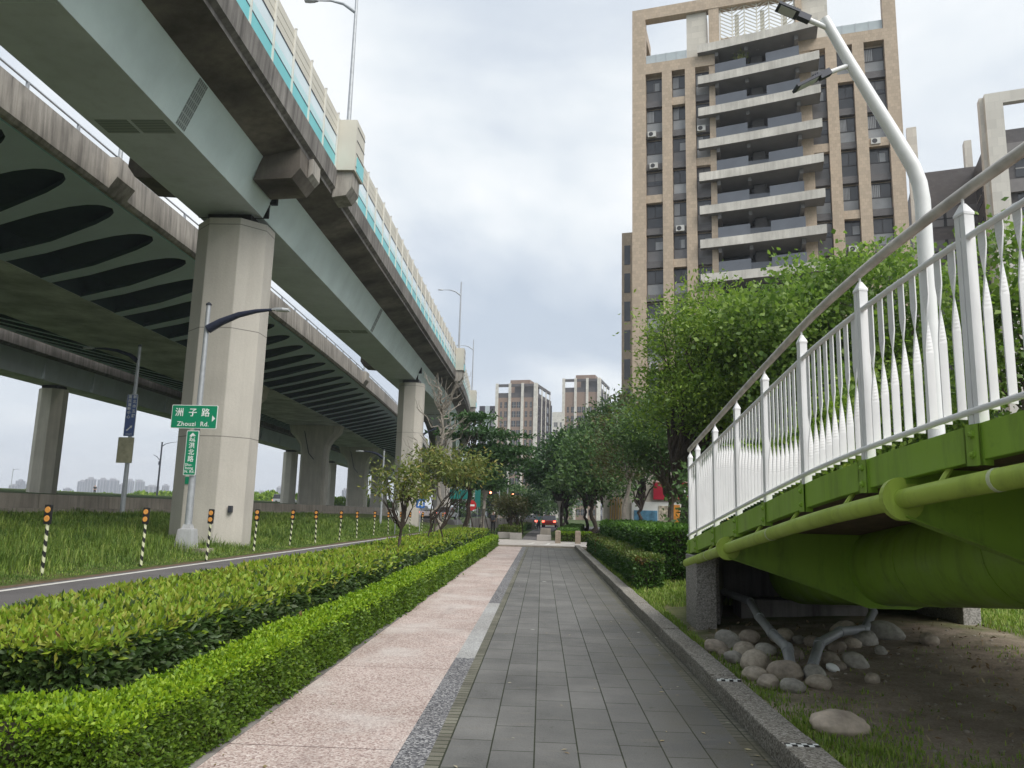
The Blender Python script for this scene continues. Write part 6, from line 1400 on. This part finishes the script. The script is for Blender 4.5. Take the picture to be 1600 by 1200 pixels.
tree('maple_tree', 'bright green maple leaved tree right of the white lamp post', 9.8, 15.2, [(-.2, 0, 5.2, 1.7, 1.6, 1.3), (.4, 0, 6.4, 1.6, 1.6, 1.4), (1.8, 0, 5.4, 1.9, 1.8, 1.9), (3.0, 0, 4.2, 2.2, 1.8, 2.0), (3.4, 0, 6.0, 1.4, 1.4, 1.2), (.2, 0, 3.8, 1.8, 1.6, 1.2)], 2.0, .13, .13, .75, 26000, L['fresh'], M['bark_mid'], 143, clumps=110, crad=.38, limbs=24, shell=.45)
tree('maple_tree', 'bushy maple leaved tree low behind the white railing', 7.4, 17.0, [(0, 0, 3.4, 1.9, 1.7, 1.5), (-1.3, 0, 2.8, 1.4, 1.4, 1.2), (1.4, 0, 3.0, 1.5, 1.5, 1.5)], 1.3, .1, .13, .7, 15000, L['mid'], M['bark_mid'], 144, clumps=80, crad=.38, limbs=20, shell=.45)
tree('tall_shrub', 'dense dark shrub mass behind the bridge railing', 6.6, 21.0, [(0, 0, 2.3, 2.2, 1.6, 1.7), (2.6, 0, 2.4, 2.0, 1.6, 1.8), (-1.6, 0, 1.8, 1.2, 1.4, 1.2)], .7, .08, .15, .55, 16000, L['green'], M['bark'], 145, clumps=80, crad=.4, stems=3, shell=.5)
tree('dark_tree', 'dark green tree standing behind the shop corner', 10.5, 40, [(0, 0, 6.4, 3.4, 2.6, 2.4), (-2.0, 0, 4.8, 2.2, 2.0, 1.6)], 2.4, .2, .22, .45, 8000, L['green'], M['bark'], 146, clumps=90, crad=.55)
for i, (x, y, lab) in enumerate(((-8.5, 125, 'roadside tree left of the far lamp post'), (-5.0, 128, 'roadside tree under the red signal'), (-1.0, 122, 'roadside tree at the vanishing end of the path'), (3.5, 124, 'roadside tree behind the red car'), (-13, 122, 'roadside tree below the far end of the viaduct'))):
    tree('roadside_tree', lab, x, y, [(0, 0, 3.4, 2.5, 2.2, 2.3), (.6, 0, 5.0, 1.8, 1.8, 1.4)], 1.5, .2, .42, .5, 3000, L['green'], M['bark'], 160 + i, clumps=60, crad=.6)
# fallen leaves and droppings on the paving
rg_ = np.random.default_rng(77); n = 150
P = np.stack([rg_.uniform(-.6, 1.55, n), 4.6 + 16 * rg_.random(n) ** 2, np.full(n, .006)], 1); P[:60, 0] = 1.1 + .45 * rg_.random(60); P[60:100, 0] = -2.05 + .35 * rg_.random(40) ** 2; P[:, 1] = 4.4 + 20 * rg_.random(n) ** 1.6
V, F = leaf_geo(P, np.tile([1, 0, 0.0], (n, 1)), .045, .5, rg_, fold=.1, spread=.1); 
a = rg_.uniform(0, 6.28, n); V = V.reshape(n, 4, 3); d_ = V - V[:, :1]; V[:, :, 0] = V[:, :1, 0] + d_[:, :, 0] * np.cos(a)[:, None] - d_[:, :, 1] * np.sin(a)[:, None]; V[:, :, 1] = V[:, :1, 1] + d_[:, :, 0] * np.sin(a)[:, None] + d_[:, :, 1] * np.cos(a)[:, None]
V[:, :, 2] = .005 + np.abs(d_[:, :, 2]) * .3; V = V.reshape(-1, 3)
o = link('fallen_leaves', np_mesh('fallen_leaves', V, F, leaf_mat('fallen_leaf', [(0.45, 0.40, 0.25), (0.25, 0.16, 0.07), (0.5, 0.48, 0.40)], .1))); tag(o, 'few dry leaves scattered over the grey paving', 'leaves', kind='stuff')

# ------------------------------------------------------------------ haze
hb_ = MB(); hb_.box(-1900, 700, -60, 1500, -1.3, 75)
hm, t, b_ = base_mat('haze'); t.nodes.remove(b_)
pv = N(t, 'ShaderNodeVolumePrincipled'); pv.inputs['Color'].default_value = (0.78, 0.85, 0.97, 1); pv.inputs['Density'].default_value = 0.00045; pv.inputs['Anisotropy'].default_value = 0.1
t.links.new(pv.outputs[0], t.nodes['Material Output'].inputs['Volume'])
tag(hb_.build('haze', hm), kind='stuff')
